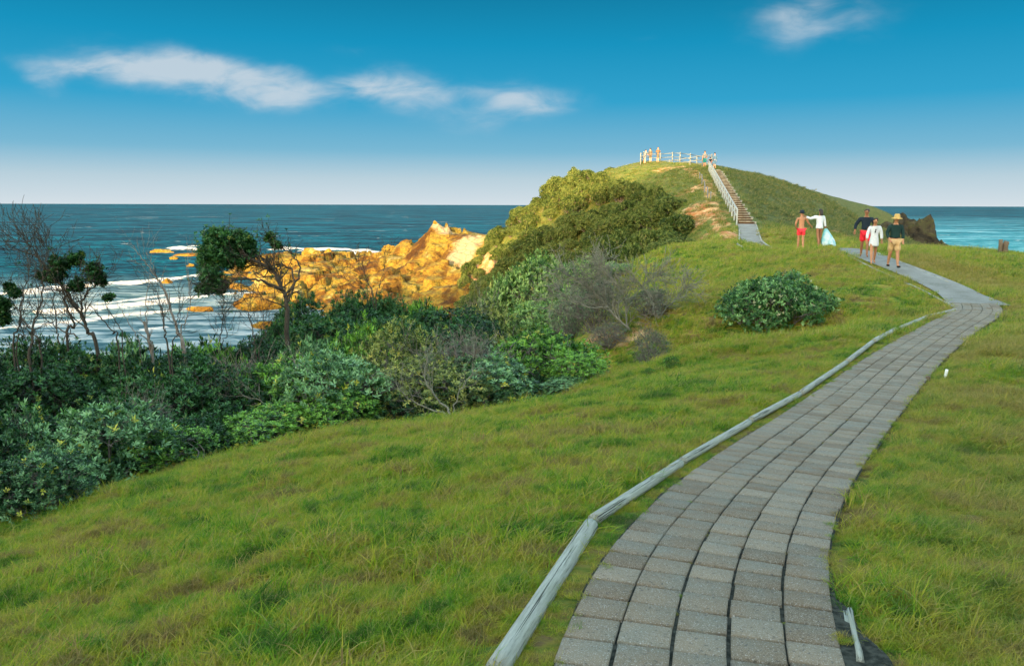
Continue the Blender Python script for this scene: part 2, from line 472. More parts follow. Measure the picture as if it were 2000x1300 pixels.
# ------------------------------------------------------------ ground sheet
ang = np.concatenate([np.linspace(-180, -48, 90, endpoint=False), np.linspace(-48, 48, 760, endpoint=False), np.linspace(48, 180, 90, endpoint=False)])
rad = np.concatenate([[0.02, 0.3, 0.7, 1.1, 1.5, 1.9], np.geomspace(2.2, 150, 470), np.geomspace(158, 420, 14)])
AA, RR = np.meshgrid(np.radians(ang), rad, indexing='ij')
X = RR * np.sin(AA); Y = RR * np.cos(AA)
Z = H(X.ravel(), Y.ravel()).reshape(X.shape)
na, nr = X.shape
def grid_quads(na, nr, wrap=True):
    i = np.arange(na if wrap else na - 1)[:, None]; j = np.arange(nr - 1)[None, :]
    i2 = (i + 1) % na
    return np.stack([i * nr + j, i * nr + j + 1, i2 * nr + j + 1, i2 * nr + j], -1).reshape(-1, 4)
V = np.stack([X, Y, Z], -1).reshape(-1, 3)
# order so that normals look up
q = grid_quads(na, nr)[:, ::-1]
me = np_mesh('ground', V, quads=q, smooth=True)
bare = np.zeros(len(V))
for (px, py, rr_, st, wt) in [(1345, 372, 1.7, 1, 1.0), (1347, 412, 2.4, 1, 1.0), (1362, 432, 1.9, 1, 1.0), (1387, 458, 1.2, 1, 1.0), (1405, 412, 1.0, 1, 0.75), (1395, 420, 1.0, 1, 0.6), (1300, 332, 1.8, 1, 0.8), (1500, 455, 1.5, 1, 0.5), (1560, 452, 2.0, 1, 0.5),
                      (1640, 455, 1.6, 1, 0.55), (1700, 460, 2.0, 1, 0.5), (1240, 650, 0.9, 1, 0.9), (1165, 655, 0.7, 1, 0.8), (1425, 478, 0.9, 1, 0.6), (1395, 500, 0.45, 1, 0.75), (1385, 520, 0.4, 1, 0.75),
                      (1375, 535, 0.4, 1, 0.6), (1195, 640, 0.8, 1, 0.7), (1870, 1130, 0.09, 1, 0.6)]:
    h = hit(px, py)
    if h is None: continue
    d2 = (V[:, 0] - h.x) ** 2 + (V[:, 1] - h.y) ** 2
    bare = np.maximum(bare, wt * np.exp(-d2 / rr_ ** 2))
# narrow worn track up the spur of the hill
trk = [hit(a, b) for a, b in [(1425, 470), (1405, 430), (1390, 400), (1388, 375), (1375, 352), (1352, 335), (1330, 326)]]
trk = spline([tuple(a) for a in trk if a is not None], 20)
for p_ in trk:
    m_ = (np.abs(V[:, 0] - p_[0]) < 2) & (np.abs(V[:, 1] - p_[1]) < 2)
    bare[m_] = np.maximum(bare[m_], 0.9 * np.exp(-((V[m_, 0] - p_[0]) ** 2 + (V[m_, 1] - p_[1]) ** 2) / 0.5))
# bare cliff foot under the scrub by the cove
m_ = (V[:, 0] < 6) & (V[:, 0] > -30) & (V[:, 1] > 88) & (V[:, 1] < 130) & (V[:, 2] < 8.5)
bare[m_] = np.maximum(bare[m_], 0.9)
set_attr(me, 'bare', bare)
ground = add_obj('ground', me, M['ground'])
tag(ground, kind='structure')

# ------------------------------------------------------------ sea
def seapt(px, py):
    d1 = P(px, py, 1.0) - Vector((0, 0, ZC))
    k = -ZC / d1.z
    return d1.x * k, d1.y * k
sa = np.radians(np.concatenate([np.linspace(-180, -50, 40, endpoint=False), np.linspace(-50, 50, 900, endpoint=False), np.linspace(50, 180, 40, endpoint=False)]))
sr = np.concatenate([np.linspace(45, 78, 12, endpoint=False), np.geomspace(78, 900, 620), np.geomspace(930, 40000, 60)])
SA, SR = np.meshgrid(sa, sr, indexing='ij')
sx = SR * np.sin(SA); sy = SR * np.cos(SA)
dd = SR
amp = 0.30 * (1 - sstep(300, 900, dd)) * sstep(60, 190, sy + 0.35 * sx)
sz = amp * (fbm(sx * 0.10 + sy * 0.03, sy * 0.22, 4, 0.55)) + 0.06 * fbm(sx * 0.5, sy * 0.8, 2) * (1 - sstep(150, 400, dd))
foam = np.zeros_like(sx)
WAVES = [([(-120, 588), (39, 574), (111, 564), (202, 558), (277, 552), (307, 550), (352, 545), (420, 536)], 2.6, 0.9),
         ([(60, 615), (89, 611), (155, 606), (249, 598), (305, 592), (360, 585), (440, 578), (520, 575)], 2.3, 0.8),
         ([(-60, 650), (75, 637), (166, 628), (235, 618), (332, 609), (380, 606)], 1.8, 0.5),
         ([(270, 645), (330, 638)], 1.0, 0.15), ([(335, 484), (365, 486), (400, 490)], 6.0, 0.9), ([(370, 482), (395, 483)], 6.0, 0.9),
         ([(540, 484), (590, 488), (655, 488), (705, 491), (751, 498)], 7.0, 0.9), ([(650, 494), (720, 497), (760, 502)], 5.0, 0.6), ([(160, 596), (240, 588), (330, 575)], 1.0, 0.2)]
for li, (line, wdt, ht) in enumerate(WAVES):
    L = spline([(*seapt(a, b), 0) for a, b in line], 20)
    best = np.full(sx.shape, 1e9); sgn = np.zeros(sx.shape)
    box = (sx > L[:, 0].min() - 15) & (sx < L[:, 0].max() + 15) & (sy > L[:, 1].min() - 15) & (sy < L[:, 1].max() + 15)
    bx = sx[box]; by = sy[box]
    b2 = np.full(bx.shape, 1e9); bs = np.zeros(bx.shape); bt = np.zeros(bx.shape)
    for k in range(len(L) - 1):
        a = L[k]; e = L[k + 1] - a; l2 = e[0] ** 2 + e[1] ** 2 + 1e-9
        tt = np.clip(((bx - a[0]) * e[0] + (by - a[1]) * e[1]) / l2, 0, 1)
        dx = bx - a[0] - tt * e[0]; dy = by - a[1] - tt * e[1]
        d_ = np.hypot(dx, dy); mm = d_ < b2
        b2[mm] = d_[mm]; bs[mm] = np.sign(dy[mm]); bt[mm] = (k + tt[mm]) / (len(L) - 1)
    nz = 0.5 + 0.5 * np.clip(fbm(bx * 0.12 + li * 9, by * 0.12, 3) * 1.6, -1, 1)
    endf = sstep(0, 0.08, bt) * (1 - sstep(0.93, 1.0, bt))
    wloc = wdt * (0.15 + 0.85 * nz) * np.where(bs > 0, 0.75, 1.35)
    g = np.exp(-(b2 / wloc) ** 2) * endf
    fo = foam[box]; fo = np.maximum(fo, g * (0.7 + 0.6 * nz)); foam[box] = fo
    zz_ = sz[box]; zz_ += ht * 0.75 * np.exp(-(b2 / (wdt * np.where(bs > 0, 0.9, 0.5))) ** 2) * endf * (0.6 + 0.4 * nz); sz[box] = zz_
shal = 1 - sstep(95, 180, sy + 0.25 * (sx + 60) + 22 * fbm(sx * 0.015, sy * 0.02, 3))
shal = np.where(sx > 20, 0, shal)
V = np.stack([sx, sy, sz], -1).reshape(-1, 3)
me = np_mesh('sea', V, quads=grid_quads(len(sa), len(sr))[:, ::-1], smooth=True)
set_attr(me, 'foam', foam.ravel()); set_attr(me, 'shallow', shal.ravel())
mt, t = new_mat('sea_water')
pos = wpos(t)
foamA = t.n('ShaderNodeAttribute', attribute_name='foam').outputs['Fac']
shA = t.n('ShaderNodeAttribute', attribute_name='shallow').outputs['Fac']
sp = t.n('ShaderNodeSeparateXYZ', i_0=pos)
dist = t.math('POWER', t.math('ADD', t.math('POWER', sp.outputs[0], 2.0), t.math('POWER', sp.outputs[1], 2.0)), 0.5)
w1 = t.noise(t.mapping(pos, (0.35, 1.0, 1)), 0.42, 5, 0.62, 0.3)
w2 = t.noise(t.mapping(pos, (0.30, 1.0, 1)), 0.055, 5, 0.7, 0.2)
w3 = t.noise(t.mapping(pos, (0.4, 1.0, 1)), 0.006, 6, 0.75, 0.2)
wv = t.mix(t.rng(dist, 150, 600), w1, w2)
wv = t.mix(t.rng(dist, 900, 3500), wv, w3)
deep = t.ramp(wv, [(0.42, (0.000, 0.006, 0.012)), (0.5, (0.000, 0.032, 0.050)), (0.57, (0.000, 0.075, 0.105))])
rightw = t.rng(sp.outputs[0], 20, 160)
deep = t.mix(t.math('MULTIPLY', rightw, t.rng(dist, 1500, 300, 0, 0.5)), deep, t.ramp(wv, [(0.38, (0.0, 0.10, 0.14)), (0.5, (0.03, 0.25, 0.32)), (0.6, (0.25, 0.48, 0.55))]))
shc = t.ramp(w1, [(0.41, (0.02, 0.065, 0.08)), (0.49, (0.10, 0.165, 0.18)), (0.58, (0.27, 0.31, 0.31))])
c = t.mix(shA, deep, shc)
cap = t.noise(t.mapping(pos, (0.35, 1.0, 1)), 0.11, 5, 0.75, 0.4)
capm = t.noise(t.mapping(pos, (0.3, 0.8, 1), loc=(77, 5, 0)), 0.018, 2, 0.5)
capf = t.math('MULTIPLY', t.rng(cap, 0.64, 0.67), t.rng(capm, 0.44, 0.54))
cap2 = t.noise(t.mapping(pos, (0.22, 1.0, 1), loc=(7, 51, 0)), 0.03, 5, 0.75, 0.4)
capf = t.math('MAXIMUM', capf, t.math('MULTIPLY', t.rng(cap2, 0.66, 0.69), t.rng(dist, 400, 700)))
capf = t.math('MULTIPLY', capf, t.rng(shA, 0.0, 0.4, 1, 0))
fn = t.noise(pos, 0.9, 6, 0.75, 0.5)
ff = t.rng(t.math('ADD', foamA, t.math('MULTIPLY', t.math('SUBTRACT', fn, 0.5), 1.9)), 0.42, 0.72)
ff = t.math('MULTIPLY', ff, t.rng(foamA, 0.02, 0.2))
ff = t.math('MAXIMUM', ff, capf)
c = t.mix(ff, c, (0.46, 0.44, 0.41))
b = principled(t, c, 0.5, 0.02, wv, 1.6, 1.0)
t.set(b.inputs['Roughness'], t.rng(ff, 0, 1, 0.5, 0.9))
M['sea'] = mt
sea = add_obj('sea', me, mt); tag(sea, kind='structure')

# ------------------------------------------------------------ rocky headland in the cove
HP = [(470, 601, 119), (500, 588, 122), (520, 565, 130), (480, 540, 150), (600, 562, 125), (700, 542, 128), (780, 522, 130), (850, 500, 132), (900, 560, 118), (830, 565, 116), (740, 580, 113), (640, 600, 112),
      (560, 503, 190), (620, 495, 195), (645, 490, 190), (700, 500, 185), (760, 491, 170), (800, 467, 150), (822, 452, 144), (850, 441, 138), (880, 453, 137), (930, 461, 132), (990, 445, 121), (940, 500, 124),
      (880, 500, 128), (745, 498, 166), (780, 487, 158), (792, 474, 151), (600, 522, 155), (680, 517, 160), (540, 502, 215), (480, 499, 240), (900, 470, 131), (840, 480, 134), (800, 500, 138), (720, 515, 150), (560, 540, 140)]
HW = [(-75, 110, -18), (-62, 128, -18), (-75, 170, -18), (-110, 240, -18), (-42, 104, -17), (-20, 100, -17), (-45, 262, -18), (-75, 275, -18), (-20, 230, -18), (-5, 200, -18), (0, 165, -18), (10, 142, -14), (-10, 160, -14),
      (-58, 112, -18), (5, 118, -6), (12, 125, -8), (-90, 200, -18), (-28, 250, -18), (-3, 108, -9), (2, 114, -5)]
hpts = [tuple(P(*g)) for g in HP] + [(a, b, c + ZC) for a, b, c in HW]
HFIT = tps_fit(hpts, 0.3)
_rf = np.random.default_rng(12)
FAC = []
for n_, tl_, of_ in ((420, 0.16, 0.9), (2600, 0.24, 0.32)):
    FAC.append((_rf.uniform(-112, 16, n_), _rf.uniform(96, 280, n_), _rf.normal(0, tl_, n_), _rf.normal(0, tl_, n_), _rf.uniform(-of_, of_, n_)))
def facets(x, y):
    sh = x.shape; xx = x.ravel() + 0.8 * perlin(x.ravel() * 0.4, y.ravel() * 0.4); yy = y.ravel() + 0.8 * perlin(x.ravel() * 0.4 + 9, y.ravel() * 0.4)
    out = np.zeros(xx.shape)
    for fx, fy, ta, tb, of_ in FAC:
        for k in range(0, len(xx), 8000):
            d2 = (xx[k:k + 8000, None] - fx[None]) ** 2 + ((yy[k:k + 8000, None] - fy[None]) * 0.8) ** 2
            j = d2.argmin(1)
            out[k:k + 8000] += of_[j] + ta[j] * (xx[k:k + 8000] - fx[j]) + tb[j] * (yy[k:k + 8000] - fy[j])
    return out.reshape(sh)
def rock_noise(x, y):
    r = ridged(x * 0.11 + 0.2 * y * 0.11, y * 0.09, 5, 0.6)
    s = ridged(x * 0.33, y * 0.25 + 9, 4, 0.55)
    b_ = np.maximum(0, ridged(x * 0.045 + 3, y * 0.05 + 5, 2, 0.5))
    q = 0.40 * r + 0.10 * s + 0.5 * b_ + 0.74 * facets(x, y) - 0.55
    return np.where(q > 1.2, 1.2 + 0.35 * (q - 1.2), q)
def HH(x, y):
    z = tps_eval(HFIT, x, y)
    k = np.clip((z + 3.5) / 3.5, 0, 1)
    peak = np.exp(-(((x + 13) / 10) ** 2 + ((y - 136) / 9) ** 2))
    z = z + k * (rock_noise(x, y) - 1.0) * (1.7 - 0.9 * peak)
    # the high triangular peak
    pk = P(852, 438, 138); dx_ = x - pk.x; dy_ = y - pk.y
    cone = pk.z - 1.1 * np.maximum(0, -dx_ - 0.6) - 0.5 * np.maximum(0, dx_ - 0.8) - 0.7 * np.abs(dy_) + 0.35 * (ridged(x * 0.5, y * 0.5, 3) - 0.8)
    z = np.maximum(z, cone)
    # blocky ledges
    st = 0.9
    z2 = np.floor(z / st + 0.35 * fbm(x * 0.2, y * 0.2, 2)) * st
    return z * 0.72 + z2 * 0.28
hx = np.linspace(-112, 16, 420); hy = np.concatenate([np.linspace(96, 165, 270), np.linspace(165.6, 280, 150)])
HX, HY = np.meshgrid(hx, hy, indexing='ij')
HZ = HH(HX, HY)
edge = np.minimum.reduce([HX + 112, 16 - HX, HY - 96, 280 - HY])
HZ = HZ - 6 * (1 - sstep(0, 10, edge))
V = np.stack([HX, HY, HZ], -1).reshape(-1, 3)
me = np_mesh('rocky_headland', V, quads=grid_quads(len(hx), len(hy), False)[:, ::-1])
pale = np.zeros(len(V))
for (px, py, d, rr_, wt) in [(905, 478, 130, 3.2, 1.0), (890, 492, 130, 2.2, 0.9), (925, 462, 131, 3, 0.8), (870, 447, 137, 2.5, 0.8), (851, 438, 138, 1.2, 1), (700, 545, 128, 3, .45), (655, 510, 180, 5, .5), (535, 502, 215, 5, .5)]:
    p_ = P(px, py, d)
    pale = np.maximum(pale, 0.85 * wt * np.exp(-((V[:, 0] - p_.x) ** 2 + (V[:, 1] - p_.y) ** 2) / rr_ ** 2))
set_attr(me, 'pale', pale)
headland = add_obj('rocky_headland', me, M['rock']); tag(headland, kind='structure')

def boulder_mesh(name, sx_, sy_, sz_, seed, n=5, rough=0.28):
    import bmesh
    bm = bmesh.new(); bmesh.ops.create_icosphere(bm, subdivisions=n, radius=1)
    rs = np.random.default_rng(seed)
    planes = [(Vector(rs.normal(size=3)).normalized(), rs.uniform(0.5, 0.9)) for _ in range(16)]
    off = rs.uniform(0, 50)
    co = np.array([v.co[:] for v in bm.verts])
    nn = fbm(co[:, 0] * 1.8 + off, co[:, 1] * 1.8 + co[:, 2] * 1.3, 4)
    for v, q in zip(bm.verts, nn):
        c = v.co.copy()
        for pl, dd_ in planes:
            e = c.dot(pl) - dd_
            if e > 0: c -= pl * e * 0.85
        c *= 1 + rough * q
        v.co = Vector((c.x * sx_, c.y * sy_, c.z * sz_))
    me = bpy.data.meshes.new(name); bm.to_mesh(me); bm.free()
    return me
def sea_rock(px, py, wpx, hpx, label, seed, d=None, group=None, z0=None, depthk=0.8):
    d0 = d is not None
    if d is None:
        x, y = seapt(px, py); p_ = Vector((x, y, 0)); d = y
    else:
        p_ = P(px, py, d)
    wm = wpx / F * d / 2; hm = hpx / F * d
    if d0: p_.z = float(HH(np.array([p_.x]), np.array([p_.y]))[0]) + hm * 0.25
    me = boulder_mesh('rock', wm, wm * depthk, hm * 1.0, seed)
    o = add_obj('rock', me, M['rock'])
    o.location = (p_.x, p_.y, p_.z)
    tag(o, label, 'rock', group)
    return o
G1 = 'rocks standing out of the cove'
sea_rock(318, 493, 46, 8, 'low golden rock furthest left of the reef tip, out in the open sea', 3, group=G1)
sea_rock(366, 500, 74, 9, 'long low golden rock just inside the white foam at the reef tip', 4, group=G1, depthk=0.35)
sea_rock(340, 506, 22, 6, 'tiny golden rock in flat water below the long low one', 5, group=G1)
sea_rock(371, 521, 20, 8, 'small brown rock left of the wind-pruned tree crown, between reef and surf', 6, group=G1)
sea_rock(324, 553, 24, 11, 'small dark brown dome rock breaking the upper surf line', 7, group=G1)
sea_rock(390, 607, 54, 12, 'flat yellow rock in the shallows at the end of the surf lines', 8, group=G1, depthk=0.5)
sea_rock(500, 604, 95, 26, 'broad yellow boulder at the foot of the reef behind the twisted branches', 9, group=G1)
sea_rock(520, 640, 60, 14, 'ochre rock at the near shore of the cove behind the shrubs', 10, group=G1)
G2 = 'boulders on the reef ridge'
sea_rock(641, 498, 27, 22, 'upright golden boulder standing on the reef ridge', 11, 188, G2)
sea_rock(612, 502, 44, 16, 'rounded ochre boulder left of the upright one on the ridge', 12, 188, G2)
sea_rock(850, 440, 9, 5, 'small pale stone capping the highest golden peak', 13, 138, G2)
sea_rock(560, 505, 60, 12, 'broken brown rock on the reef left of the rounded boulder', 14, 195, G2)
sea_rock(722, 512, 60, 14, 'reddish brown block in the saddle of the reef', 15, 165, G2)
sea_rock(765, 500, 50, 22, 'craggy golden block at the left foot of the high peak', 16, 150, G2)

# dark jagged rocks at the seaward end of the hill (right)
def crag(px, ptop, pbot, wpx, d, label, seed):
    p_ = P(px, pbot, d)
    hm = (pbot - ptop) / F * d
    wm = wpx / F * d / 2
    me = boulder_mesh('crag', wm * 1.45, wm * 1.1, hm * 1.12, seed, 5, 0.22)
    me.materials.append(M['dark_rock'])
    o = add_obj('rock_crag', me); o.location = p_
    tag(o, label, 'rock', 'dark crags at the seaward foot of the hill')
crag(1757, 425, 480, 60, 108, 'dark crag right behind the straw hat walker, at the hill\'s end', 21)
crag(1783, 433, 490, 66, 107, 'square dark crag between the hat walker and the highest crag', 22)
crag(1800, 433, 500, 50, 106, 'second dark crag with an upright seaward face', 23)
crag(1834, 456, 510, 46, 105, 'outermost upright dark crag above the turquoise water', 24)
crag(1728, 442, 495, 90, 104, 'broad weathered rock slope behind the three walkers', 25)
crag(1875, 487, 505, 80, 105, 'low flat reef of dark rock at the outer end of the crags', 26)

# ------------------------------------------------------------ paved path
def frame_at(C):
    T = np.gradient(C, axis=0); T[:, 2] = 0
    T /= np.linalg.norm(T, axis=1)[:, None]
    N = np.stack([T[:, 1], -T[:, 0], np.zeros(len(T))], 1)      # to the right of travel
    return T, N
TF, NF = frame_at(PF)
def path_pt(s, off, dz=0.0):
    c = np.array([np.interp(s, PS, PF[:, k]) for k in range(3)])
    n = np.array([np.interp(s, PS, NF[:, k]) for k in range(3)])
    c = c + n * off; c[2] += dz
    return c
i_start = int(np.argmin(np.hypot(PF[:, 0] - 0.6, PF[:, 1] - 2.0)))
ybend = P(1913, 604, 22.2)
i_bend = int(np.argmin(np.hypot(PF[:, 0] - ybend.x, PF[:, 1] - ybend.y)))
s_start, s_bend, s_end = PS[0], PS[i_bend], PS[-1]
mt, t = new_mat('paver')
pos = wpos(t)
shade = t.n('ShaderNodeAttribute', attribute_name='shade').outputs['Fac']
sp1 = t.noise(pos, 160, 2, 0.7); sp2 = t.noise(pos, 55, 3, 0.6); blot = t.noise(pos, 3.0, 4, 0.6)
c = t.mix(shade, (0.12, 0.088, 0.054), (0.20, 0.162, 0.112))
c = t.mix(t.rng(blot, 0.45, 0.65, 0, 0.6), c, (0.145, 0.145, 0.115))
c = t.mix(t.rng(sp1, 0.55, 0.68, 0, 0.75), c, (0.40, 0.38, 0.34))
c = t.mix(t.rng(sp2, 0.42, 0.33, 0, 0.7), c, (0.06, 0.055, 0.05))
principled(t, c, 0.88, 0.2, t.math('ADD', sp1, sp2), 0.006, 0.9)
M['paver'] = mt
mt, t = new_mat('path_joint')
pos = wpos(t)
c = t.mix(t.rng(t.noise(pos, 25, 4), 0.4, 0.6), (0.014, 0.016, 0.012), (0.045, 0.046, 0.036))
principled(t, c, 0.95, 0.1, t.noise(pos, 60, 3), 0.01, 1)
M['joint'] = mt
mt, t = new_mat('path_concrete')
pos = wpos(t)
c = t.mix(t.rng(t.noise(pos, 1.3, 5, 0.65), 0.35, 0.65), (0.135, 0.135, 0.115), (0.20, 0.20, 0.18))
c = t.mix(t.rng(t.noise(pos, 30, 3), 0.55, 0.7, 0, 0.5), c, (0.3, 0.3, 0.28))
principled(t, c, 0.9, 0.15, t.noise(pos, 40, 3), 0.01, 0.6)
M['concrete'] = mt

Vp = []; Qp = []; Sh = []
def add_paver(c0, c1, c2, c3, h, sh):
    """c0..c3 ground corners ccw seen from above; raised slab with a chamfer"""
    b = len(Vp)
    cc = (c0 + c1 + c2 + c3) / 4
    ring = [c0, c1, c2, c3]
    low = [c - np.array([0, 0, 0.05]) for c in ring]
    edge = [c + np.array([0, 0, h - 0.006]) for c in ring]
    top = []
    for c in ring:
        d = cc - c; d = d / (np.linalg.norm(d) + 1e-9)
        top.append(c + d * 0.009 + np.array([0, 0, h]))
    Vp.extend(low + edge + top)
    Sh.extend([sh] * 12)
    for k in range(4):
        k2 = (k + 1) % 4
        Qp.append((b + k, b + k2, b + 4 + k2, b + 4 + k)); Qp.append((b + 4 + k, b + 4 + k2, b + 8 + k2, b + 8 + k))
    Qp.append((b + 8, b + 9, b + 10, b + 11))
rp = np.random.default_rng(3)
s = s_start; row = 0
CW = PW / 5
pitch = 0.215
nrow = int((s_bend + 1.0 - s_start) / pitch)
for col_ in range(5):
    x0 = -PW / 2 + col_ * CW
    offs = rp.uniform(0, pitch)
    wob = rp.uniform(0, 10)
    for r_ in range(nrow):
        sa_ = s_start + offs * 0.25 + r_ * pitch * (1.0)
        ln = pitch - rp.uniform(0.013, 0.019)
        g = 0.0055 + 0.0025 * math.sin(r_ * 0.21 + wob)
        if col_ in (1, 2): gr = g + 0.003
        else: gr = g
        jz = rp.normal(0, 0.0018); tl = rp.normal(0, 0.0018, 4)
        o_ = rp.normal(0, 0.002)
        a = path_pt(sa_, x0 + g + o_); b_ = path_pt(sa_, x0 + CW - gr + o_); c_ = path_pt(sa_ + ln, x0 + CW - gr + o_); d_ = path_pt(sa_ + ln, x0 + g + o_)
        quad = [a, b_, c_, d_]
        for k in range(4): quad[k] = quad[k] + np.array([0, 0, tl[k]])
        add_paver(*quad, 0.012 + jz, rp.random())
# one strip helper
def strip(o0, o1, sA, sB, dz, step=0.15, sag=None):
    ss = np.arange(sA, sB + step, step)
    V = []
    for s_ in ss:
        a = o0(s_) if callable(o0) else o0; b = o1(s_) if callable(o1) else o1
        V.append(path_pt(s_, a, dz)); V.append(path_pt(s_, b, dz))
    n = len(ss)
    Q = [(2 * i, 2 * i + 1, 2 * i + 3, 2 * i + 2) for i in range(n - 1)]
    return np.array(V), np.array(Q)
me = np_mesh('path', np.array(Vp), quads=np.array(Qp)); set_attr(me, 'shade', Sh)
path = add_obj('path', me, M['paver']); tag(path, kind='structure')
jit = lambda k, a: (lambda s_: k + a * float(perlin(np.array([s_ * 1.7 + k * 9]), np.array([k]))[0]) * 2)
V, Q = strip(jit(-0.615, 0.02), jit(0.61, 0.012), s_start, s_bend + 1.2, -0.004)
jb = add_obj('path_bed', np_mesh('path_bed', V, quads=Q), M['joint']); tag(jb, kind='structure')
V, Q = strip(lambda s_: -0.62 - 0.12 * max(0, 1 - abs(s_ - s_bend - 0.6) / 1.5), lambda s_: 0.62 + 0.38 * max(0, 1 - abs(s_ - s_bend - 0.2) / 1.8), s_bend + 0.7, s_end, 0.010)
pc_ = add_obj('upper_path', np_mesh('upper_path', V, quads=Q), M['concrete']); tag(pc_, kind='structure')
# rough tar and rubble patch at the near right edge
V, Q = strip(0.6, lambda s_: 0.62 + 0.20 * float(sstep(0, 1.0, np.array(s_wedge - s_)) ) + 0.03 * math.sin(s_ * 9), 0.1, 0.2, 0) if False else (None, None)
s_wedge = float(PS[int(np.argmin(np.hypot(PF[:, 0] - 1.1, PF[:, 1] - 4.2)))])
V, Q = strip(0.59, lambda s_: 0.60 + 0.17 * float(sstep(0, 0.9, np.array(s_wedge - s_))) + 0.02 * math.sin(s_ * 11), s_start, s_wedge, 0.001, 0.06)
rb = add_obj('path_shoulder', np_mesh('path_shoulder', V, quads=Q), M['joint']); tag(rb, kind='structure')

# ------------------------------------------------------------ timber edging
def tube_np(C, rad, sides=10, cap=True, ecc=0.0, seed=0, rough=0.0):
    C = np.asarray(C, float); n = len(C)
    rad = np.broadcast_to(np.asarray(rad, float), (n,))
    T = np.gradient(C, axis=0); T /= np.linalg.norm(T, axis=1)[:, None] + 1e-9
    upv = np.array([0, 0, 1.0]) if abs(T[0][2]) < 0.9 else np.array([1.0, 0, 0])
    U = np.cross(T, upv); U /= np.linalg.norm(U, axis=1)[:, None] + 1e-9
    W = np.cross(U, T)
    th = np.linspace(0, 2 * np.pi, sides, endpoint=False)
    rr_ = rad[:, None] * np.ones(sides)
    if rough:
        rs = np.random.default_rng(seed); k = rs.normal(0, rough, sides)
        rr_ = rr_ * (1 + k[None, :] + rs.normal(0, rough * 0.5, (n, 1)))
    V = C[:, None, :] + rr_[..., None] * (np.cos(th)[None, :, None] * U[:, None, :] + np.sin(th)[None, :, None] * W[:, None, :])
    V = V.reshape(-1, 3)
    i = np.arange(n - 1)[:, None]; j = np.arange(sides)[None, :]; j2 = (j + 1) % sides
    Q = np.stack([i * sides + j, (i + 1) * sides + j, (i + 1) * sides + j2, i * sides + j2], -1).reshape(-1, 4)
    Tt = []
    if cap:
        b = len(V); V = np.vstack([V, C[0], C[-1]])
        for j in range(sides):
            Tt.append((b, j, (j + 1) % sides)); Tt.append((b + 1, (n - 1) * sides + (j + 1) % sides, (n - 1) * sides + j))
    return V, Q, np.array(Tt).reshape(-1, 3) if cap else np.zeros((0, 3), int)
def merge(parts):
    Vs, Qs, Ts = [], [], []; b = 0
    for V, Q, T in parts:
        Vs.append(V)
        if len(Q): Qs.append(np.asarray(Q) + b)
        if len(T): Ts.append(np.asarray(T) + b)
        b += len(V)
    return np.vstack(Vs), (np.vstack(Qs) if Qs else None), (np.vstack(Ts) if Ts else None)
mt, t = new_mat('weathered_timber')
tc = t.n('ShaderNodeTexCoord').outputs['Object']
g1 = t.noise(t.mapping(tc, (30, 2.2, 30)), 2.2, 6, 0.7)
g2 = t.noise(t.mapping(tc, (60, 0.7, 60)), 1.5, 4, 0.65, 0.2)
blot = t.noise(tc, 3.0, 3)
c = t.mix(t.rng(g1, 0.3, 0.7), (0.17, 0.175, 0.14), (0.35, 0.355, 0.305))
c = t.mix(t.rng(g2, 0.43, 0.39, 0, 0.9), c, (0.03, 0.032, 0.025))
c = t.mix(t.rng(blot, 0.5, 0.7, 0, 0.35), c, (0.20, 0.22, 0.15))
principled(t, c, 0.85, 0.2, t.math('ADD', g1, t.rng(g2, 0.33, 0.42)), 0.006, 1.0)
M['timber'] = mt
mt, t = new_mat('dark_timber')
tc = t.n('ShaderNodeTexCoord').outputs['Object']
c = t.mix(t.noise(t.mapping(tc, (20, 20, 2)), 3, 4), (0.05, 0.04, 0.03), (0.2, 0.15, 0.1))
principled(t, c, 0.9, 0.15)
M['dark_timber'] = mt
mt, t = new_mat('grey_timber')
principled(t, t.mix(t.noise(wpos(t), 6, 3), (0.09, 0.10, 0.10), (0.19, 0.205, 0.195)), 0.9, 0.1)
M['timber_far'] = mt
mt, t = new_mat('pale_rail')
principled(t, t.mix(t.noise(wpos(t), 6, 3), (0.20, 0.23, 0.23), (0.36, 0.39, 0.37)), 0.9, 0.1)
M['timber_pale'] = mt
def bar(name, a, b, r, mat, parent=None, sides=10, sag=0.0, n=9, rough=0.0, seed=0, squash=1.0):
    """round bar whose local Y axis runs along it, origin at the middle"""
    a = Vector(a); b = Vector(b); L = (b - a).length
    C = np.zeros((n, 3)); C[:, 1] = np.linspace(-L / 2, L / 2, n)
    C[:, 2] = -sag * np.sin(np.linspace(0, np.pi, n)); 
    if rough > 0.05: C[:, 0] = np.random.default_rng(seed).normal(0, r * 0.12, n)
    V, Q, T = tube_np(C, r, sides, True, rough=rough, seed=seed)
    V[:, 2] *= squash
    o = add_obj(name, np_mesh(name, V, quads=Q, tris=T, smooth=True), mat)
    o.rotation_mode = 'QUATERNION'
    o.rotation_quaternion = (b - a).to_track_quat('Y', 'Z')
    o.location = (a + b) / 2
    if parent is not None: o.parent = parent
    return o
LOGS = [(968, 1325, 1153, 1036), (1159, 1024, 1327, 912), (1332, 908, 1462, 831), (1467, 827, 1560, 776), (1565, 773, 1652, 713), (1656, 710, 1703, 673), (1706, 671, 1748, 649), (1757, 645, 1812, 622), (1815, 621, 1866, 608)]
LN = ['nearest and thickest grey timber log edging the path, split along its grain', 'second grey edging log, butted against the thickest one at a bend',
      'third grey edging log from the camera, left of the paving', 'fourth grey edging log from the camera, left of the paving', 'fifth edging log, beside the middle of the paved stretch',
      'sixth edging log, just before the step in the edging line', 'seventh edging log, with raised end at the gap in the line', 'eighth edging log, right after the gap, curving to the bend', 'last and farthest edging log, ending at the bend of the path']
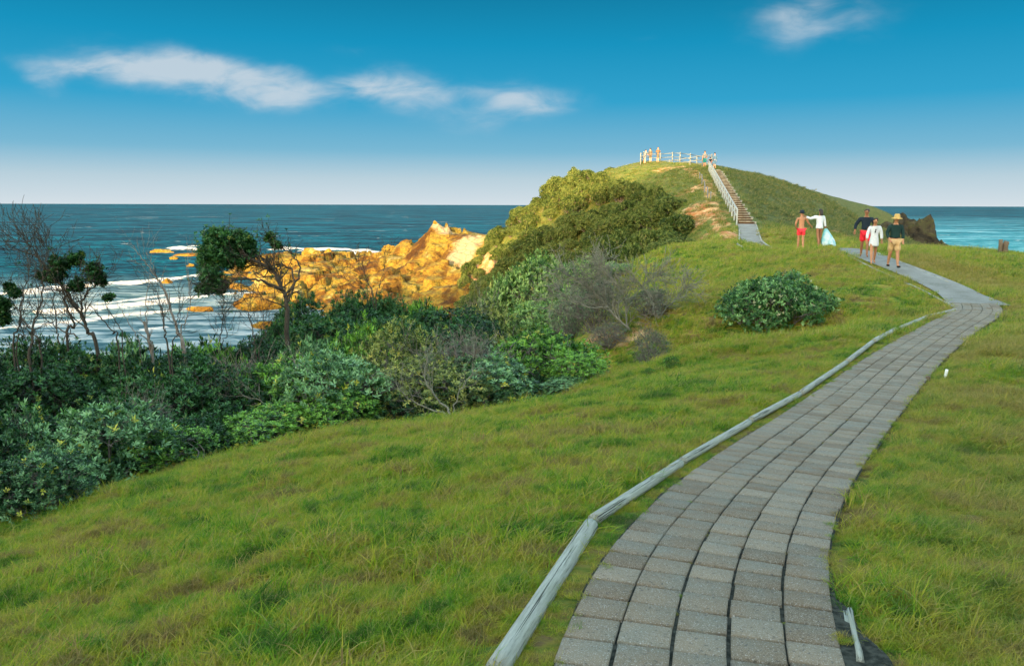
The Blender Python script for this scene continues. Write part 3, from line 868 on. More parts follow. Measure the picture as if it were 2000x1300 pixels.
for i, (x0, y0, x1, y1) in enumerate(LOGS):
    a = hit(x0, y0, 1.5); b_ = hit(x1, y1, 1.5)
    rr_ = [0.050, 0.041, 0.038, 0.04, 0.042, 0.045, 0.05, 0.05, 0.045][i]
    lift = [0.03, 0.03, 0.035, 0.04, 0.045, 0.05, 0.055, 0.05, 0.045][i]
    o = bar('edging_log', a + Vector((0, 0, lift)), b_ + Vector((0, 0, lift)), rr_, M['timber'], None, 20, 0, 22, 0.015, i)
    tag(o, LN[i], 'log', 'timber logs edging the left of the path')
# thin edging boards of the upper path
def edge_run(pix, label_fn, group, r=0.035, lift=0.03):
    k = 0
    for (a, b_) in zip(pix[:-1], pix[1:]):
        pa, pb = hit(*a), hit(*b_)
        if pa is None or pb is None or (pa - pb).length > 9: continue
        o = bar('edging_rail', pa + Vector((0, 0, lift)), pb + Vector((0, 0, lift)), r, M['timber'], None, 8, 0, 7, 0.04, k)
        tag(o, label_fn(k), 'edging', group); k += 1
ords = ['nearest', 'second', 'third', 'fourth', 'fifth', 'sixth']
edge_run([(1862, 602), (1802, 570), (1752, 548), (1712, 529), (1668, 507), (1626, 488)], lambda k: 'thin rail edging the left of the upper path, %s from the bend' % ords[k], 'rails edging the upper path')
edge_run([(1852, 553), (1806, 534), (1765, 517), (1728, 501), (1702, 492)], lambda k: 'thin rail edging the right of the upper path, %s from the bend' % ords[k], 'rails edging the upper path')
edge_run([(1508, 488), (1487, 473), (1482, 456), (1476, 439)], lambda k: 'thin pale rail right of the path below the stairs, %s from the dip' % ords[k], 'rails below the stairs', 0.05, 0.05)
edge_run([(1450, 485), (1440, 480), (1444, 466), (1444, 450)], lambda k: 'thin pale rail left of the path below the stairs, %s from the dip' % ords[k], 'rails below the stairs', 0.05, 0.05)
# splintered old log stub at the near right edge
a = hit(1664, 1205); b_ = hit(1692, 1312)
root = empty('broken_log', (a + b_) / 2)
for i in range(2):
    o_ = Vector((0.025 * (i - 1.5), 0.01 * i, 0.012 * (i % 2)))
    sp_ = bar('splinter', a + o_ - root.location + Vector((0, 0, 0.02)), b_ + o_ * 1.6 - root.location + Vector((0, 0, 0.015)), 0.022 - 0.006 * (i % 3), M['timber'], root, 6, 0, 6, 0.12, 40 + i)
tag(root, 'splintered remains of a pale log half buried in grass, right of the nearest pavers', 'log')

# ------------------------------------------------------------ stairs up the hill
mt, t = new_mat('stair_tread')
pos = wpos(t)
c = t.mix(t.rng(t.noise(pos, 2.2, 4), 0.4, 0.6), (0.20, 0.19, 0.14), (0.34, 0.31, 0.24))
principled(t, c, 0.9, 0.15, t.noise(pos, 20, 3), 0.01)
M['tread'] = mt
mt, t = new_mat('stair_riser')
pos = wpos(t)
c = t.mix(t.noise(pos, 3, 4), (0.05, 0.03, 0.018), (0.14, 0.08, 0.045))
principled(t, c, 0.9, 0.15)
M['riser'] = mt
NST = 32
sdir = Vector(ST1 - ST0); sflat = Vector((sdir.x, sdir.y, 0)).normalized(); sside = Vector((sflat.y, -sflat.x, 0))
stairs = empty('staircase', Vector(ST0), 0)
tag(stairs, 'long flight of timber and earth steps climbing the hill to the lookout', 'stairs')
run = (sdir.xy.length) / NST; rise = sdir.z / NST
def box_np(cx, cy, cz, dx, dy, dz, ax, ay):
    ax = np.array(ax); ay = np.array(ay); az = np.array([0, 0, 1.0]); c = np.array([cx, cy, cz])
    V = [c + ax * dx * i / 2 + ay * dy * j / 2 + az * dz * k / 2 for k in (-1, 1) for j in (-1, 1) for i in (-1, 1)]
    Q = [(0, 2, 3, 1), (4, 5, 7, 6), (0, 1, 5, 4), (2, 6, 7, 3), (0, 4, 6, 2), (1, 3, 7, 5)]
    return np.array(V), np.array(Q), np.zeros((0, 3), int)
for k in range(NST):
    base = sflat * (run * k) + Vector((0, 0, rise * k))
    me_ = np_mesh('step', *merge([box_np(base.x + sflat.x * run * 0.5, base.y + sflat.y * run * 0.5, base.z + rise * 0.5 - 0.02, 1.0, run - 0.1, rise + 0.04, tuple(sside), tuple(sflat))])[:1],
                  quads=merge([box_np(0, 0, 0, 1, 1, 1, (1, 0, 0), (0, 1, 0))])[1])
    st = add_obj('step', me_, M['riser'], stairs)
    e = base + Vector((0, 0, rise * 0.5 + 0.0))
    v_, q_, _ = box_np(e.x + sflat.x * 0.02, e.y + sflat.y * 0.02, base.z + rise + 0.0, 1.05, 0.15, 0.065, tuple(sside), tuple(sflat))
    add_obj('nosing', np_mesh('nosing', v_, quads=q_), M['tread'], st)
# stringer stones / low posts along the right side of the stairs
for k in range(0, NST, 2):
    base = sflat * (run * (k + .5)) + Vector((0, 0, rise * k)) + sside * 0.60
    v_, q_, _ = box_np(base.x, base.y, base.z + 0.06, 0.08, run * 1.7, 0.18, tuple(sside), tuple(sflat))
    add_obj('side_board', np_mesh('side_board', v_, quads=q_), M['timber'], stairs)

# handrail left of the stairs
M['rail'] = M['timber']
fence = empty('handrail_fence', Vector(ST0), 0)
tag(fence, 'grey timber post and rail handrail on the left side of the hill steps', 'fence')
pp = []
for k in range(0, 18):
    f_ = k / 17 * 1.0
    b_ = Vector(ST0) + sdir * f_ - sside * (0.68) 
    b_.z = Hs(b_.x, b_.y)
    pp.append(b_ - fence.location)
for k, b_ in enumerate(pp):
    hgt = 1.15
    bar('post', b_ + Vector((0, 0, -0.25)), b_ + Vector((0, 0, hgt)), 0.06, M['timber_pale'], fence, 8, 0, 4, 0.04, k)
    if k:
        for hz, rr_ in ((hgt - 0.03, 0.045), (0.62, 0.035)):
            bar('rail', pp[k - 1] + Vector((0, 0, hz)), b_ + Vector((0, 0, hz)), rr_ * 1.2, M['timber_pale'], fence, 8, 0, 4, 0.03, k)
# second lower rail fence on the outside of the steps (older posts)
fence2 = empty('old_fence', Vector(ST0), 0)
tag(fence2, 'short row of older posts standing in the grass left of the handrail', 'fence')
prev = None
for k in range(0, 8):
    b_ = Vector(ST0) + sdir * (0.30 + 0.07 * k) - sside * (1.9 + 0.1 * (k % 2)); b_.z = Hs(b_.x, b_.y); b_ = b_ - fence2.location
    bar('post', b_ + Vector((0, 0, -0.2)), b_ + Vector((0, 0, 0.75)), 0.045, M['timber_far'], fence2, 8, 0, 4, 0.04, k)
    if prev is not None: bar('rail', prev + Vector((0, 0, 0.6)), b_ + Vector((0, 0, 0.6)), 0.022, M['timber_far'], fence2, 6, 0, 3)
    prev = b_

# lookout fence on the summit
look = empty('lookout_fence', hit(1320, 321) or Vector((20, 100, 20)), 0)
tag(look, 'timber post and rail fence ringing the lookout on the hilltop', 'fence')
def post_base(px, d):
    p_ = P(px, 315, d); p_.z = Hs(p_.x, p_.y); return p_
ring = [(1394, 92), (1372, 91), (1348, 96), (1328, 101), (1313, 103), (1290, 105), (1270, 105), (1257, 103), (1251, 99)]
rb_ = [post_base(*q_) for q_ in ring]
back = [(1394, 92), (1390, 100), (1361, 107), (1308, 110), (1262, 109), (1251, 99)]
bb_ = [post_base(*q_) for q_ in back]
for seq, hts in ((rb_, 1.25), (bb_, 1.25)):
    for k, b_ in enumerate(seq):
        if seq is rb_ or 0 < k < len(seq) - 1:
            bar('post', b_ - look.location + Vector((0, 0, -0.2)), b_ - look.location + Vector((0, 0, hts + 0.15)), 0.065, M['timber_far'], look, 8, 0, 4, 0.04, k)
        if k:
            for hz in (hts, hts * 0.62, hts * 0.28):
                bar('rail', seq[k - 1] - look.location + Vector((0, 0, hz)), b_ - look.location + Vector((0, 0, hz)), 0.04, M['timber_far'], look, 6, 0, 3)

# stump on the right-hand grass
sb_ = hit(1957, 498) or Vector((22, 37, 12.6))
stump = empty('timber_stump', sb_)
tag(stump, 'old paired timber post stump on the grass brow in front of the sea', 'stump')
bar('post', Vector((-0.10, 0, -0.3)), Vector((-0.11, 0, 0.70)), 0.09, M['dark_timber'], stump, 8, 0, 5, 0.08, 1)
bar('post', Vector((0.12, 0.02, -0.3)), Vector((0.13, 0.02, 0.60)), 0.13, M['dark_timber'], stump, 8, 0, 5, 0.08, 2)
bm_ = boulder_mesh('mound', 0.42, 0.3, 0.14, 77, 3); bm_.materials.append(M['dark_rock']); mo = add_obj('footing', bm_, None, stump)
# little white marker post by the path
wp_ = hit(1844, 742)
mt, t = new_mat('white_paint'); principled(t, (0.75, 0.75, 0.72), 0.6); M['white'] = mt
o = bar('marker_post', wp_ + Vector((0, 0, -0.05)), wp_ + Vector((0.03, 0, 0.17)), 0.022, M['white'], None, 10)
tag(o, 'small white marker peg in the grass right of the paved path', 'marker')
o = bar('marker_post', hit(1812, 745) + Vector((0, 0, -0.05)), hit(1812, 745) + Vector((0.0, 0, 0.09)), 0.035, M['dark_timber'], None, 10)
tag(o, 'short dark peg at the right edge of the paving, left of the white one', 'marker')

# ------------------------------------------------------------ foliage
def leaf_mat(name, dark, mid, light, tipc=None, rough=0.45, spec=0.4, yellow=0.04):
    mt, t = new_mat(name)
    rnd = t.n('ShaderNodeAttribute', attribute_name='rnd').outputs['Fac']
    ori = t.n('ShaderNodeObjectInfo').outputs['Random']
    pos = wpos(t)
    cl = t.noise(pos, 2.2, 2, 0.5)
    k = t.math('ADD', t.math('MULTIPLY', rnd, 0.6), t.math('ADD', t.math('MULTIPLY', cl, 0.55), t.math('MULTIPLY', ori, 0.2)))
    c = t.ramp(k, [(0.36, dark), (0.60, mid), (0.86, tuple(min(0.6, v_ * 1.35) for v_ in light))])
    if tipc:
        c = t.mix(t.math('GREATER_THAN', rnd, 1 - yellow), c, tipc)
    b = t.n('ShaderNodeBsdfPrincipled')
    t.set(b.inputs['Base Color'], c); b.inputs['Roughness'].default_value = rough
    b.inputs['Specular IOR Level'].default_value = spec * 0.5
    tr = t.n('ShaderNodeBsdfTranslucent'); t.set(tr.inputs[0], t.mix(1.0, c, (1.3, 1.5, 0.6), 'MULTIPLY'))
    mx = t.n('ShaderNodeMixShader', i_0=0.22); t.t.links.new(b.outputs[0], mx.inputs[1]); t.t.links.new(tr.outputs[0], mx.inputs[2])
    finish(t, mx)
    return mt
LM = {
 'teal': leaf_mat('leaf_teal', (0.003, 0.016, 0.006), (0.018, 0.070, 0.022), (0.15, 0.27, 0.12), (0.42, 0.42, 0.06), 0.4, 0.5, 0.03),
 'green': leaf_mat('leaf_green', (0.003, 0.016, 0.003), (0.020, 0.080, 0.010), (0.14, 0.28, 0.04), (0.40, 0.40, 0.06), 0.42, 0.5, 0.03),
 'mid': leaf_mat('leaf_mid', (0.006, 0.028, 0.005), (0.034, 0.095, 0.018), (0.17, 0.26, 0.08), (0.42, 0.40, 0.12), 0.45, 0.45, 0.04),
 'round': leaf_mat('leaf_round', (0.008, 0.035, 0.008), (0.035, 0.12, 0.025), (0.16, 0.28, 0.10), (0.42, 0.42, 0.25), 0.4, 0.5, 0.05),
 'dark': leaf_mat('leaf_dark', (0.002, 0.012, 0.003), (0.008, 0.038, 0.009), (0.035, 0.10, 0.03), (0.12, 0.17, 0.03), 0.4, 0.45, 0.03),
 'olive': leaf_mat('leaf_olive', (0.008, 0.020, 0.003), (0.042, 0.072, 0.014), (0.22, 0.24, 0.07), (0.42, 0.36, 0.08), 0.5, 0.35, 0.06),
 'grey': leaf_mat('leaf_grey', (0.012, 0.03, 0.014), (0.045, 0.085, 0.045), (0.15, 0.21, 0.13), (0.3, 0.3, 0.1), 0.5, 0.35, 0.03),
 'scrub': leaf_mat('leaf_scrub', (0.008, 0.022, 0.004), (0.036, 0.066, 0.012), (0.105, 0.13, 0.035), (0.16, 0.15, 0.06), 0.55, 0.25, 0.05),
}
mt, t = new_mat('bark_grey')
c = t.mix(t.noise(wpos(t), 14, 4), (0.06, 0.05, 0.042), (0.24, 0.215, 0.185)); principled(t, c, 0.9, 0.15); M['bark'] = mt
mt, t = new_mat('bark_dark')
c = t.mix(t.noise(wpos(t), 14, 4), (0.016, 0.014, 0.012), (0.07, 0.06, 0.045)); principled(t, c, 0.9, 0.15); M['bark_dark'] = mt
mt, t = new_mat('bark_pale')
c = t.mix(t.noise(wpos(t), 9, 4), (0.09, 0.09, 0.065), (0.25, 0.245, 0.195)); principled(t, c, 0.9, 0.15); M['bark_pale'] = mt

def unit(a):
    return a / (np.linalg.norm(a, axis=-1, keepdims=True) + 1e-9)
def leaves_np(Pn, Ax, m, L, Wd_, rs, spread=(0.5, 1.3), droop=0.0):
    """rosettes: m leaves around each axis"""
    n = len(Pn)
    rnd3 = rs.normal(size=(n, 3)); U = unit(np.cross(Ax, rnd3)); W = np.cross(Ax, U)
    ph = (np.arange(m) / m * 2 * np.pi)[None, :] + rs.uniform(0, 6.28, (n, 1)) + rs.normal(0, 0.25, (n, m))
    al = rs.uniform(spread[0], spread[1], (n, m))
    d = np.cos(al)[..., None] * Ax[:, None] + np.sin(al)[..., None] * (np.cos(ph)[..., None] * U[:, None] + np.sin(ph)[..., None] * W[:, None])
    d[..., 2] -= droop; d = unit(d)
    side = unit(np.cross(d, Ax[:, None] + 0.01))
    nrm = np.cross(side, d)
    ll = (L * rs.uniform(0.6, 1.2, (n, m)))[..., None]; ww = (Wd_ * rs.uniform(0.75, 1.25, (n, m)))[..., None]
    base = Pn[:, None] + d * ll * 0.08 + Ax[:, None] * rs.uniform(-0.5, 0.4, (n, m, 1)) * L * 0.6
    v0 = base; v1 = base + d * ll * 0.55 + side * ww * 0.5 + nrm * ww * 0.12; v2 = base + d * ll + nrm * -ll * 0.06; v3 = base + d * ll * 0.55 - side * ww * 0.5 + nrm * ww * 0.12
    V = np.stack([v0, v1, v2, v3], 2).reshape(-1, 3)
    Q = np.arange(len(V)).reshape(-1, 4)
    # one light/dark value per rosette with small leaf variation
    rr_ = np.clip(rs.uniform(0, 1, (n, 1)) * 0.75 + rs.uniform(0, 0.3, (n, m)), 0, 1)
    yel = rs.random((n, 1)) > 0.975
    rr_ = np.where(yel, 1.0, np.minimum(rr_, 0.94))
    return V, Q, np.repeat(rr_.reshape(-1), 4)
def curve_pts(a, b, rs, bend=0.15, n=6):
    a = np.asarray(a, float); b = np.asarray(b, float); t_ = np.linspace(0, 1, n)[:, None]
    L = np.linalg.norm(b - a)
    off = rs.normal(0, bend * L, 3); off[2] = abs(off[2]) * 0.5
    w_ = np.cumsum(rs.normal(0, 0.02 * L, (n, 3)), 0); w_ -= w_[0] + (w_[-1] - w_[0]) * t_
    return a + (b - a) * t_ + off * np.sin(np.pi * t_) + w_

def shrub_meshes(name, seed, R=1.2, h=1.7, nl=14, nros=900, m=7, L=0.10, W=0.032, mat='teal', bark='bark', bare=0.0, low=0.12, twigs=5, lobe=(0.30, 0.5)):
    rs = np.random.default_rng(seed)
    cen = []; rad_ = []
    for i in range(nl):
        a = i * 2.39996 + rs.uniform(-.4, .4); rr_ = R * math.sqrt((i + .5) / nl) * 0.78
        zz_ = h * (low + 0.22) + (h * (0.80 - low - 0.22)) * (1 - (rr_ / R) ** 2) * rs.uniform(0.75, 1.12)
        cen.append((rr_ * math.cos(a), rr_ * math.sin(a), zz_)); rad_.append(R * rs.uniform(*lobe))
        if rr_ > R * 0.35:
            cen.append((rr_ * math.cos(a + .3) * 1.05, rr_ * math.sin(a + .3) * 1.05, zz_ * rs.uniform(0.35, 0.6))); rad_.append(R * rs.uniform(*lobe) * 0.85)
    cen = np.array(cen); rad_ = np.array(rad_)
    per = rad_ ** 2 / (rad_ ** 2).sum()
    Pn = []; Ax = []
    for c_, r_, f_ in zip(cen, rad_, per):
        k = int(nros * f_ * 1.7) + 3
        d = unit(rs.normal(size=(k, 3))); d[:, 2] = np.where(d[:, 2] < -0.35, -d[:, 2], d[:, 2])
        q_ = c_ + d * r_ * rs.uniform(0.62, 1.12, (k, 1)) * np.array([1, 1, 0.85])
        # drop those well inside other lobes
        dd_ = np.linalg.norm(q_[:, None] - cen[None], axis=2) / rad_[None]
        keep = (dd_ < 0.55).sum(1) == 0
        keep &= q_[:, 2] > h * low * 0.4
        if bare: keep &= rs.random(k) > bare
        Pn.append(q_[keep]); Ax.append(unit(d[keep] + np.array([0, 0, 0.55]) + rs.normal(0, 0.25, (keep.sum(), 3))))
    Pn = np.vstack(Pn); Ax = np.vstack(Ax)
    V, Q, rn = leaves_np(Pn, Ax, m, L, W, rs)
    fol = np_mesh('foliage', V, quads=Q); set_attr(fol, 'rnd', rn); fol.materials.append(LM[mat])
    parts = []
    for i, (c_, r_) in enumerate(zip(cen, rad_)):
        b0 = np.array([rs.normal(0, 0.10 * R), rs.normal(0, 0.10 * R), -0.25])
        C = curve_pts(b0, c_, rs, 0.14, 7)
        parts.append(tube_np(C, np.linspace(0.035, 0.012, 7) * (h / 1.7) ** 0.5, 5, False))
        for k in range(twigs):
            d = unit(rs.normal(size=3)); d[2] = abs(d[2])
            C = curve_pts(c_ - d * r_ * 0.1, c_ + d * r_ * 1.0, rs, 0.12, 4)
            parts.append(tube_np(C, np.linspace(0.010, 0.004, 4), 4, False))
            if bare > 0.4:
                for _ in range(3):
                    e = unit(d + rs.normal(0, 0.6, 3)); s_ = C[rs.integers(1, 4)]
                    parts.append(tube_np(curve_pts(s_, s_ + e * r_ * 0.7, rs, 0.1, 4), np.linspace(0.006, 0.0025, 4), 3, False))
    V, Q, T = merge(parts)
    br = np_mesh('branches', V, quads=Q, smooth=True); br.materials.append(M[bark])
    return dict(fol=fol, br=br, R=R, h=h)

PROTO = {
 'teal': [shrub_meshes('a', 1, 1.2, 1.7, 15, 1100, 8, 0.105, 0.034, 'teal'), shrub_meshes('b', 2, 1.2, 1.6, 13, 1000, 8, 0.11, 0.036, 'teal')],
 'green': [shrub_meshes('c', 3, 1.2, 1.8, 15, 1100, 8, 0.10, 0.032, 'green'), shrub_meshes('d', 4, 1.2, 1.6, 12, 900, 8, 0.105, 0.034, 'green')],
 'dark': [shrub_meshes('e', 5, 1.3, 2.2, 18, 1300, 7, 0.085, 0.034, 'dark', 'bark_dark'), shrub_meshes('f', 6, 1.3, 2.0, 16, 1200, 7, 0.085, 0.034, 'dark', 'bark_dark')],
 'olive': [shrub_meshes('g', 7, 1.3, 1.9, 18, 1200, 7, 0.095, 0.028, 'olive'), shrub_meshes('h', 8, 1.3, 1.8, 16, 1100, 7, 0.09, 0.028, 'olive')],
 'grey': [shrub_meshes('i', 9, 1.3, 1.9, 18, 1000, 6, 0.075, 0.022, 'grey', 'bark', 0.45, twigs=9), shrub_meshes('j', 10, 1.3, 1.8, 16, 900, 6, 0.075, 0.022, 'grey', 'bark', 0.6, twigs=10)],
 'mid': [shrub_meshes('k', 11, 1.6, 2.4, 26, 2300, 6, 0.13, 0.05, 'mid'), shrub_meshes('l', 12, 1.6, 2.3, 26, 2200, 6, 0.13, 0.05, 'mid')],
 'scrub': [shrub_meshes('m', 13, 1.5, 1.9, 13, 1700, 5, 0.15, 0.06, 'scrub', lobe=(.22, .42)), shrub_meshes('n', 14, 1.5, 1.7, 15, 1700, 5, 0.15, 0.06, 'scrub', lobe=(.22, .42)),
           shrub_meshes('o', 15, 1.5, 2.1, 12, 1600, 5, 0.16, 0.06, 'scrub', lobe=(.2, .45))],
 'talld': [shrub_meshes('r', 17, 1.3, 3.9, 22, 2200, 7, 0.095, 0.036, 'dark', 'bark_dark', low=0.3), shrub_meshes('s', 18, 1.2, 3.6, 20, 2000, 7, 0.095, 0.036, 'dark', 'bark_dark', low=0.25)],
 'low': [shrub_meshes('p', 16, 1.3, 1.1, 16, 900, 7, 0.09, 0.03, 'dark', 'bark_dark', low=0.0)],
}
rsP = np.random.default_rng(21)
def place_shrub(kind, v, x, y, wid, top, label, cat='shrub', group=None, rz=None, zbase=None):
    """wid: crown width in metres, top: world z of crown top"""
    p_ = PROTO[kind][v % len(PROTO[kind])]
    g_ = Hs(x, y) if zbase is None else zbase
    root = empty('shrub', (x, y, g_), rsP.uniform(0, 6.28) if rz is None else rz)
    s_ = wid / (2 * p_['R']) / 1.08
    hz = max(0.04, (top - g_)) / (p_['h'] * 1.05)
    sc = (s_, s_, hz)
    for nm, me_ in (('branches', p_['br']), ('foliage', p_['fol'])):
        o = bpy.data.objects.new(nm, me_); COL.objects.link(o); o.parent = root; o.scale = sc
    return tag(root, label, cat, group)
def shrub_px(kind, v, px, pytop, wpx, d, label, group=None):
    """crown top at pixel (px,pytop), width wpx, depth d"""
    p_ = P(px, pytop, d)
    return place_shrub(kind, v, p_.x, p_.y, wpx / F * d, p_.z, label, 'shrub', group)
GB = 'coastal shrubs bordering the lawn'
BELT = [
 ('teal', 0, 60, 885, 190, 10.3, 'pale blue-green shrub nearest the camera, at the left edge of the lawn'),
 ('teal', 1, 185, 800, 260, 12.6, 'large pale blue-green shrub with whitish leaf tips, left, above the nearest one'),
 ('green', 0, 305, 838, 200, 13.2, 'yellow-tipped green shrub spilling onto the lawn right of the large pale one'),
 ('teal', 0, 20, 800, 200, 12.2, 'blue-green shrub at the left picture edge behind the nearest one'),
 ('grey', 0, 250, 790, 160, 13.8, 'grey twiggy half-bare shrub behind the yellow-tipped one'),
 ('green', 1, 530, 800, 190, 14.6, 'small bright green shrub on the lawn edge below the grey branches'),
 ('green', 0, 560, 695, 230, 16.6, 'bright green rosette-leaved shrub under the twisted wind-pruned tree'),
 ('teal', 1, 655, 700, 210, 15.8, 'bright teal-green shrub between the green rosette shrub and the olive one'),
 ('green', 1, 655, 770, 150, 15.2, 'low glossy green shrub at the lawn edge below the bright teal-green one'),
 ('olive', 0, 790, 640, 200, 18.2, 'tall yellowish olive shrub with pale flowering tips in the middle of the thicket'),
 ('olive', 1, 830, 705, 240, 16.4, 'wide olive green shrub with bare lower stems on the lawn edge'),
 ('grey', 1, 900, 655, 210, 17.6, 'silver-grey twiggy shrub right of the yellowish olive one'),
 ('teal', 0, 940, 700, 200, 17.0, 'dusty blue-green shrub at the lawn edge right of the bare stems'),
 ('green', 1, 1060, 655, 200, 19.0, 'leafy green shrub in front of the big rounded mid-distance bush'),
 ('green', 0, 1130, 690, 120, 17.9, 'small bright green shrub at the right end of the thicket'),
 ('teal', 1, 1105, 745, 100, 17.3, 'low blue-green shrub touching the lawn at the thicket\'s right end'),
 ('olive', 1, 1000, 640, 150, 21.0, 'olive shrub behind the dusty blue-green one'),
 ('grey', 0, 700, 730, 180, 17.0, 'bare-stemmed grey shrub tangled between teal-green and olive shrubs'),
 ('grey', 1, 480, 700, 200, 17.0, 'tangle of grey branches left of the green rosette shrub'),
 ('talld', 0, 60, 690, 240, 15.5, 'dark shrub at the left edge under the bare branching tree'),
 ('talld', 1, 160, 665, 220, 17.5, 'dark glossy shrub under the two round leafy tree heads'),
 ('teal', 1, 240, 690, 200, 18.0, 'dark blue-green shrub left of the leaning bare trunk'),
 ('talld', 0, 330, 665, 220, 18.5, 'dark shrub around the foot of the leaning bare trunk'),
 ('green', 0, 400, 650, 180, 20.0, 'mid-green shrub against the pale shallow water'),
 ('dark', 1, 420, 720, 260, 16.2, 'broad dark shrub in shade behind the yellow-tipped green one'),
 ('talld', 0, 480, 640, 170, 21.5, 'dark shrub left of the twisted tree trunk'),
 ('talld', 1, 585, 570, 150, 25.5, 'tall dark bush right of the twisted tree trunk, before the golden reef'),
 ('talld', 0, 680, 553, 130, 27.0, 'tall dark bush with leafy spires before the middle of the reef'),
 ('talld', 1, 625, 610, 190, 23.0, 'dense dark bush below the two tall dark ones'),
 ('talld', 0, 760, 560, 110, 28.0, 'narrow dark bush before the reddish blocks of the reef'),
 ('green', 0, 830, 575, 140, 28.5, 'green leafy bush below the highest golden peak'),
 ('talld', 1, 760, 615, 200, 24.0, 'dark bush behind the yellowish olive shrub'),
 ('talld', 0, 890, 605, 180, 26.5, 'dark bush at the foot of the cliff, right of the green leafy one'),
 ('olive', 0, 960, 600, 150, 33.0, 'dull olive bush on the slope below the cliff foot'),
 ('grey', 0, 930, 590, 110, 38.0, 'greyish bush at the base of the golden cliff'),
 ('low', 0, 130, 905, 220, 12.8, 'dark low undergrowth beneath the large pale blue-green shrub'),
 ('low', 0, 400, 815, 240, 14.8, 'dark low undergrowth right of the yellow-tipped shrub'),
 ('low', 0, 770, 775, 230, 16.2, 'dark low undergrowth beneath the wide olive shrub'),
 ('low', 0, 600, 805, 220, 15.6, 'dark low undergrowth behind the low glossy green shrub'),
 ('low', 0, 1000, 740, 230, 17.8, 'dark low undergrowth beneath the leafy green shrub'),
 ('low', 0, 20, 930, 200, 11.4, 'dark low undergrowth behind the nearest shrub'),
 ('dark', 1, 300, 740, 240, 15.4, 'dark shrub in the middle of the left thicket behind the grey twiggy one'),
 ('dark', 0, 540, 745, 220, 16.4, 'dark shrub behind the small bright green lawn-edge one'),
 ('dark', 1, 870, 660, 220, 19.5, 'dark shrub hidden among olive and silver-grey ones'),
 ('talld', 0, 20, 625, 180, 17.0, 'tall dark shrub at the left picture edge behind the twisted tree with tufts'),
 ('talld', 1, 110, 640, 150, 18.5, 'tall dark shrub between the far-left tree and the two leafy heads'),
 ('dark', 0, 245, 670, 170, 19.5, 'dark shrub below the gap between the surf-side trees'),
 ('talld', 0, 400, 662, 170, 21.5, 'tall dark shrub between the leaning bare tree and the wind-pruned one'),
 ('talld', 1, 540, 610, 120, 24.0, 'dark bush wrapped around the foot of the wind-pruned tree'),
 ('talld', 0, 720, 590, 150, 26.0, 'dark bush filling the middle of the thicket below the reef'),
 ('talld', 1, 820, 605, 150, 27.0, 'dark bush behind the olive shrubs, under the high peak'),
 ('green', 1, 700, 640, 150, 21.0, 'glossy mid-green shrub in the heart of the thicket'),
 ('teal', 0, 600, 660, 150, 19.5, 'blue-green shrub among dark bushes right of the tree trunk'),
 ('dark', 0, -120, 800, 260, 11.5, 'dark shrub just outside the left edge of the view'),
 ('teal', 1, -160, 880, 240, 9.6, 'pale blue-green shrub beyond the left edge of the view'),
 ('talld', 1, -110, 670, 240, 15.0, 'tall dark shrub beyond the left edge, behind the pale one'),
 ('green', 0, -300, 800, 260, 10.5, 'green shrub farthest out past the left edge of the view'),
]
for b_ in BELT:
    b_ = list(b_); b_[3] -= {'talld': 22, 'dark': 22, 'low': 0}.get(b_[0], 8) if b_[2] < 560 or b_[0] != 'talld' else 8
    b_[4] *= 1.12
    if b_[2] >= 560 and b_[0] in ('dark', 'talld') and b_[5] > 18: b_[3] -= 24
    shrub_px(*b_, group=GB)
GM = 'bushes in the gully behind the lawn'
MID = [('mid', 0, 1050, 488, 170, 40.0, 'tall rounded green bush in the gully, its crown against the scrubby hill'),
       ('mid', 1, 985, 545, 120, 41.0, 'rounded bush left of the tallest gully bush, beside the cliff'),
       ('mid', 0, 1150, 500, 150, 42.0, 'bright-topped bush behind the grey leafless tree'),
       ('mid', 1, 1060, 590, 180, 36.0, 'broad olive-green bush below the tallest gully bush'),
       ('mid', 0, 1130, 560, 150, 38.0, 'green bush with the leafless tree in front of it'),
       ('mid', 1, 1215, 515, 90, 41.0, 'small bush at the left rim of the grassy knoll'),
       ('grey', 1, 1190, 628, 90, 24.5, 'grey twiggy bush at the foot of the leafless tree'),
       ('grey', 0, 1275, 640, 80, 22.8, 'low grey bush right of the leafless tree\'s stems'),
       ('green', 0, 1275, 560, 60, 30.0, 'small green bush on the knoll behind the leafless tree'),
       ('mid', 0, 1010, 625, 120, 32.0, 'green bush at the gully mouth left of the broad olive one')]
MID += [('grey', 0, 1165, 545, 130, 26.5, 'wide grey twiggy mass around the left stems of the leafless tree'), ('grey', 1, 1270, 565, 110, 25.5, 'grey twiggy mass around the right stems of the leafless tree'), ('grey', 0, 1110, 575, 90, 28.0, 'thin grey shrub at the left skirt of the leafless tree'),
        ('scrub', 0, 1215, 452, 90, 60.0, 'bush in the hollow left of the rounded pale one, over the knoll edge'), ('scrub', 1, 1262, 448, 80, 58.0, 'bush behind the knoll crest, directly below the pale rounded one'),
        ('scrub', 2, 1310, 452, 70, 57.0, 'rightmost bush behind the knoll crest, under the orange scar'), ('scrub', 0, 1180, 470, 90, 56.0, 'bush in the hollow above the crown of the leafless tree'), ('scrub', 1, 1240, 478, 90, 53.0, 'low bush hugging the far side of the knoll crest')]
for b_ in MID: shrub_px(*b_, group=GM)
# the rounded shrub on the knoll: several stems, one thing
PROTO['round'] = [shrub_meshes('q', 31, 1.75, 1.5, 34, 4200, 7, 0.085, 0.034, 'round', low=-0.12, lobe=(0.2, 0.34))]
hb = hit(1545, 655)
p_ = P(1545, 538, hb.y + 0.9)
place_shrub('round', 0, hb.x, hb.y + 1.4, 258 / F * (hb.y + 1.2), p_.z, 'isolated dome-shaped dark green shrub on the grass between knoll and path', 'shrub', zbase=hb.z - 0.12)
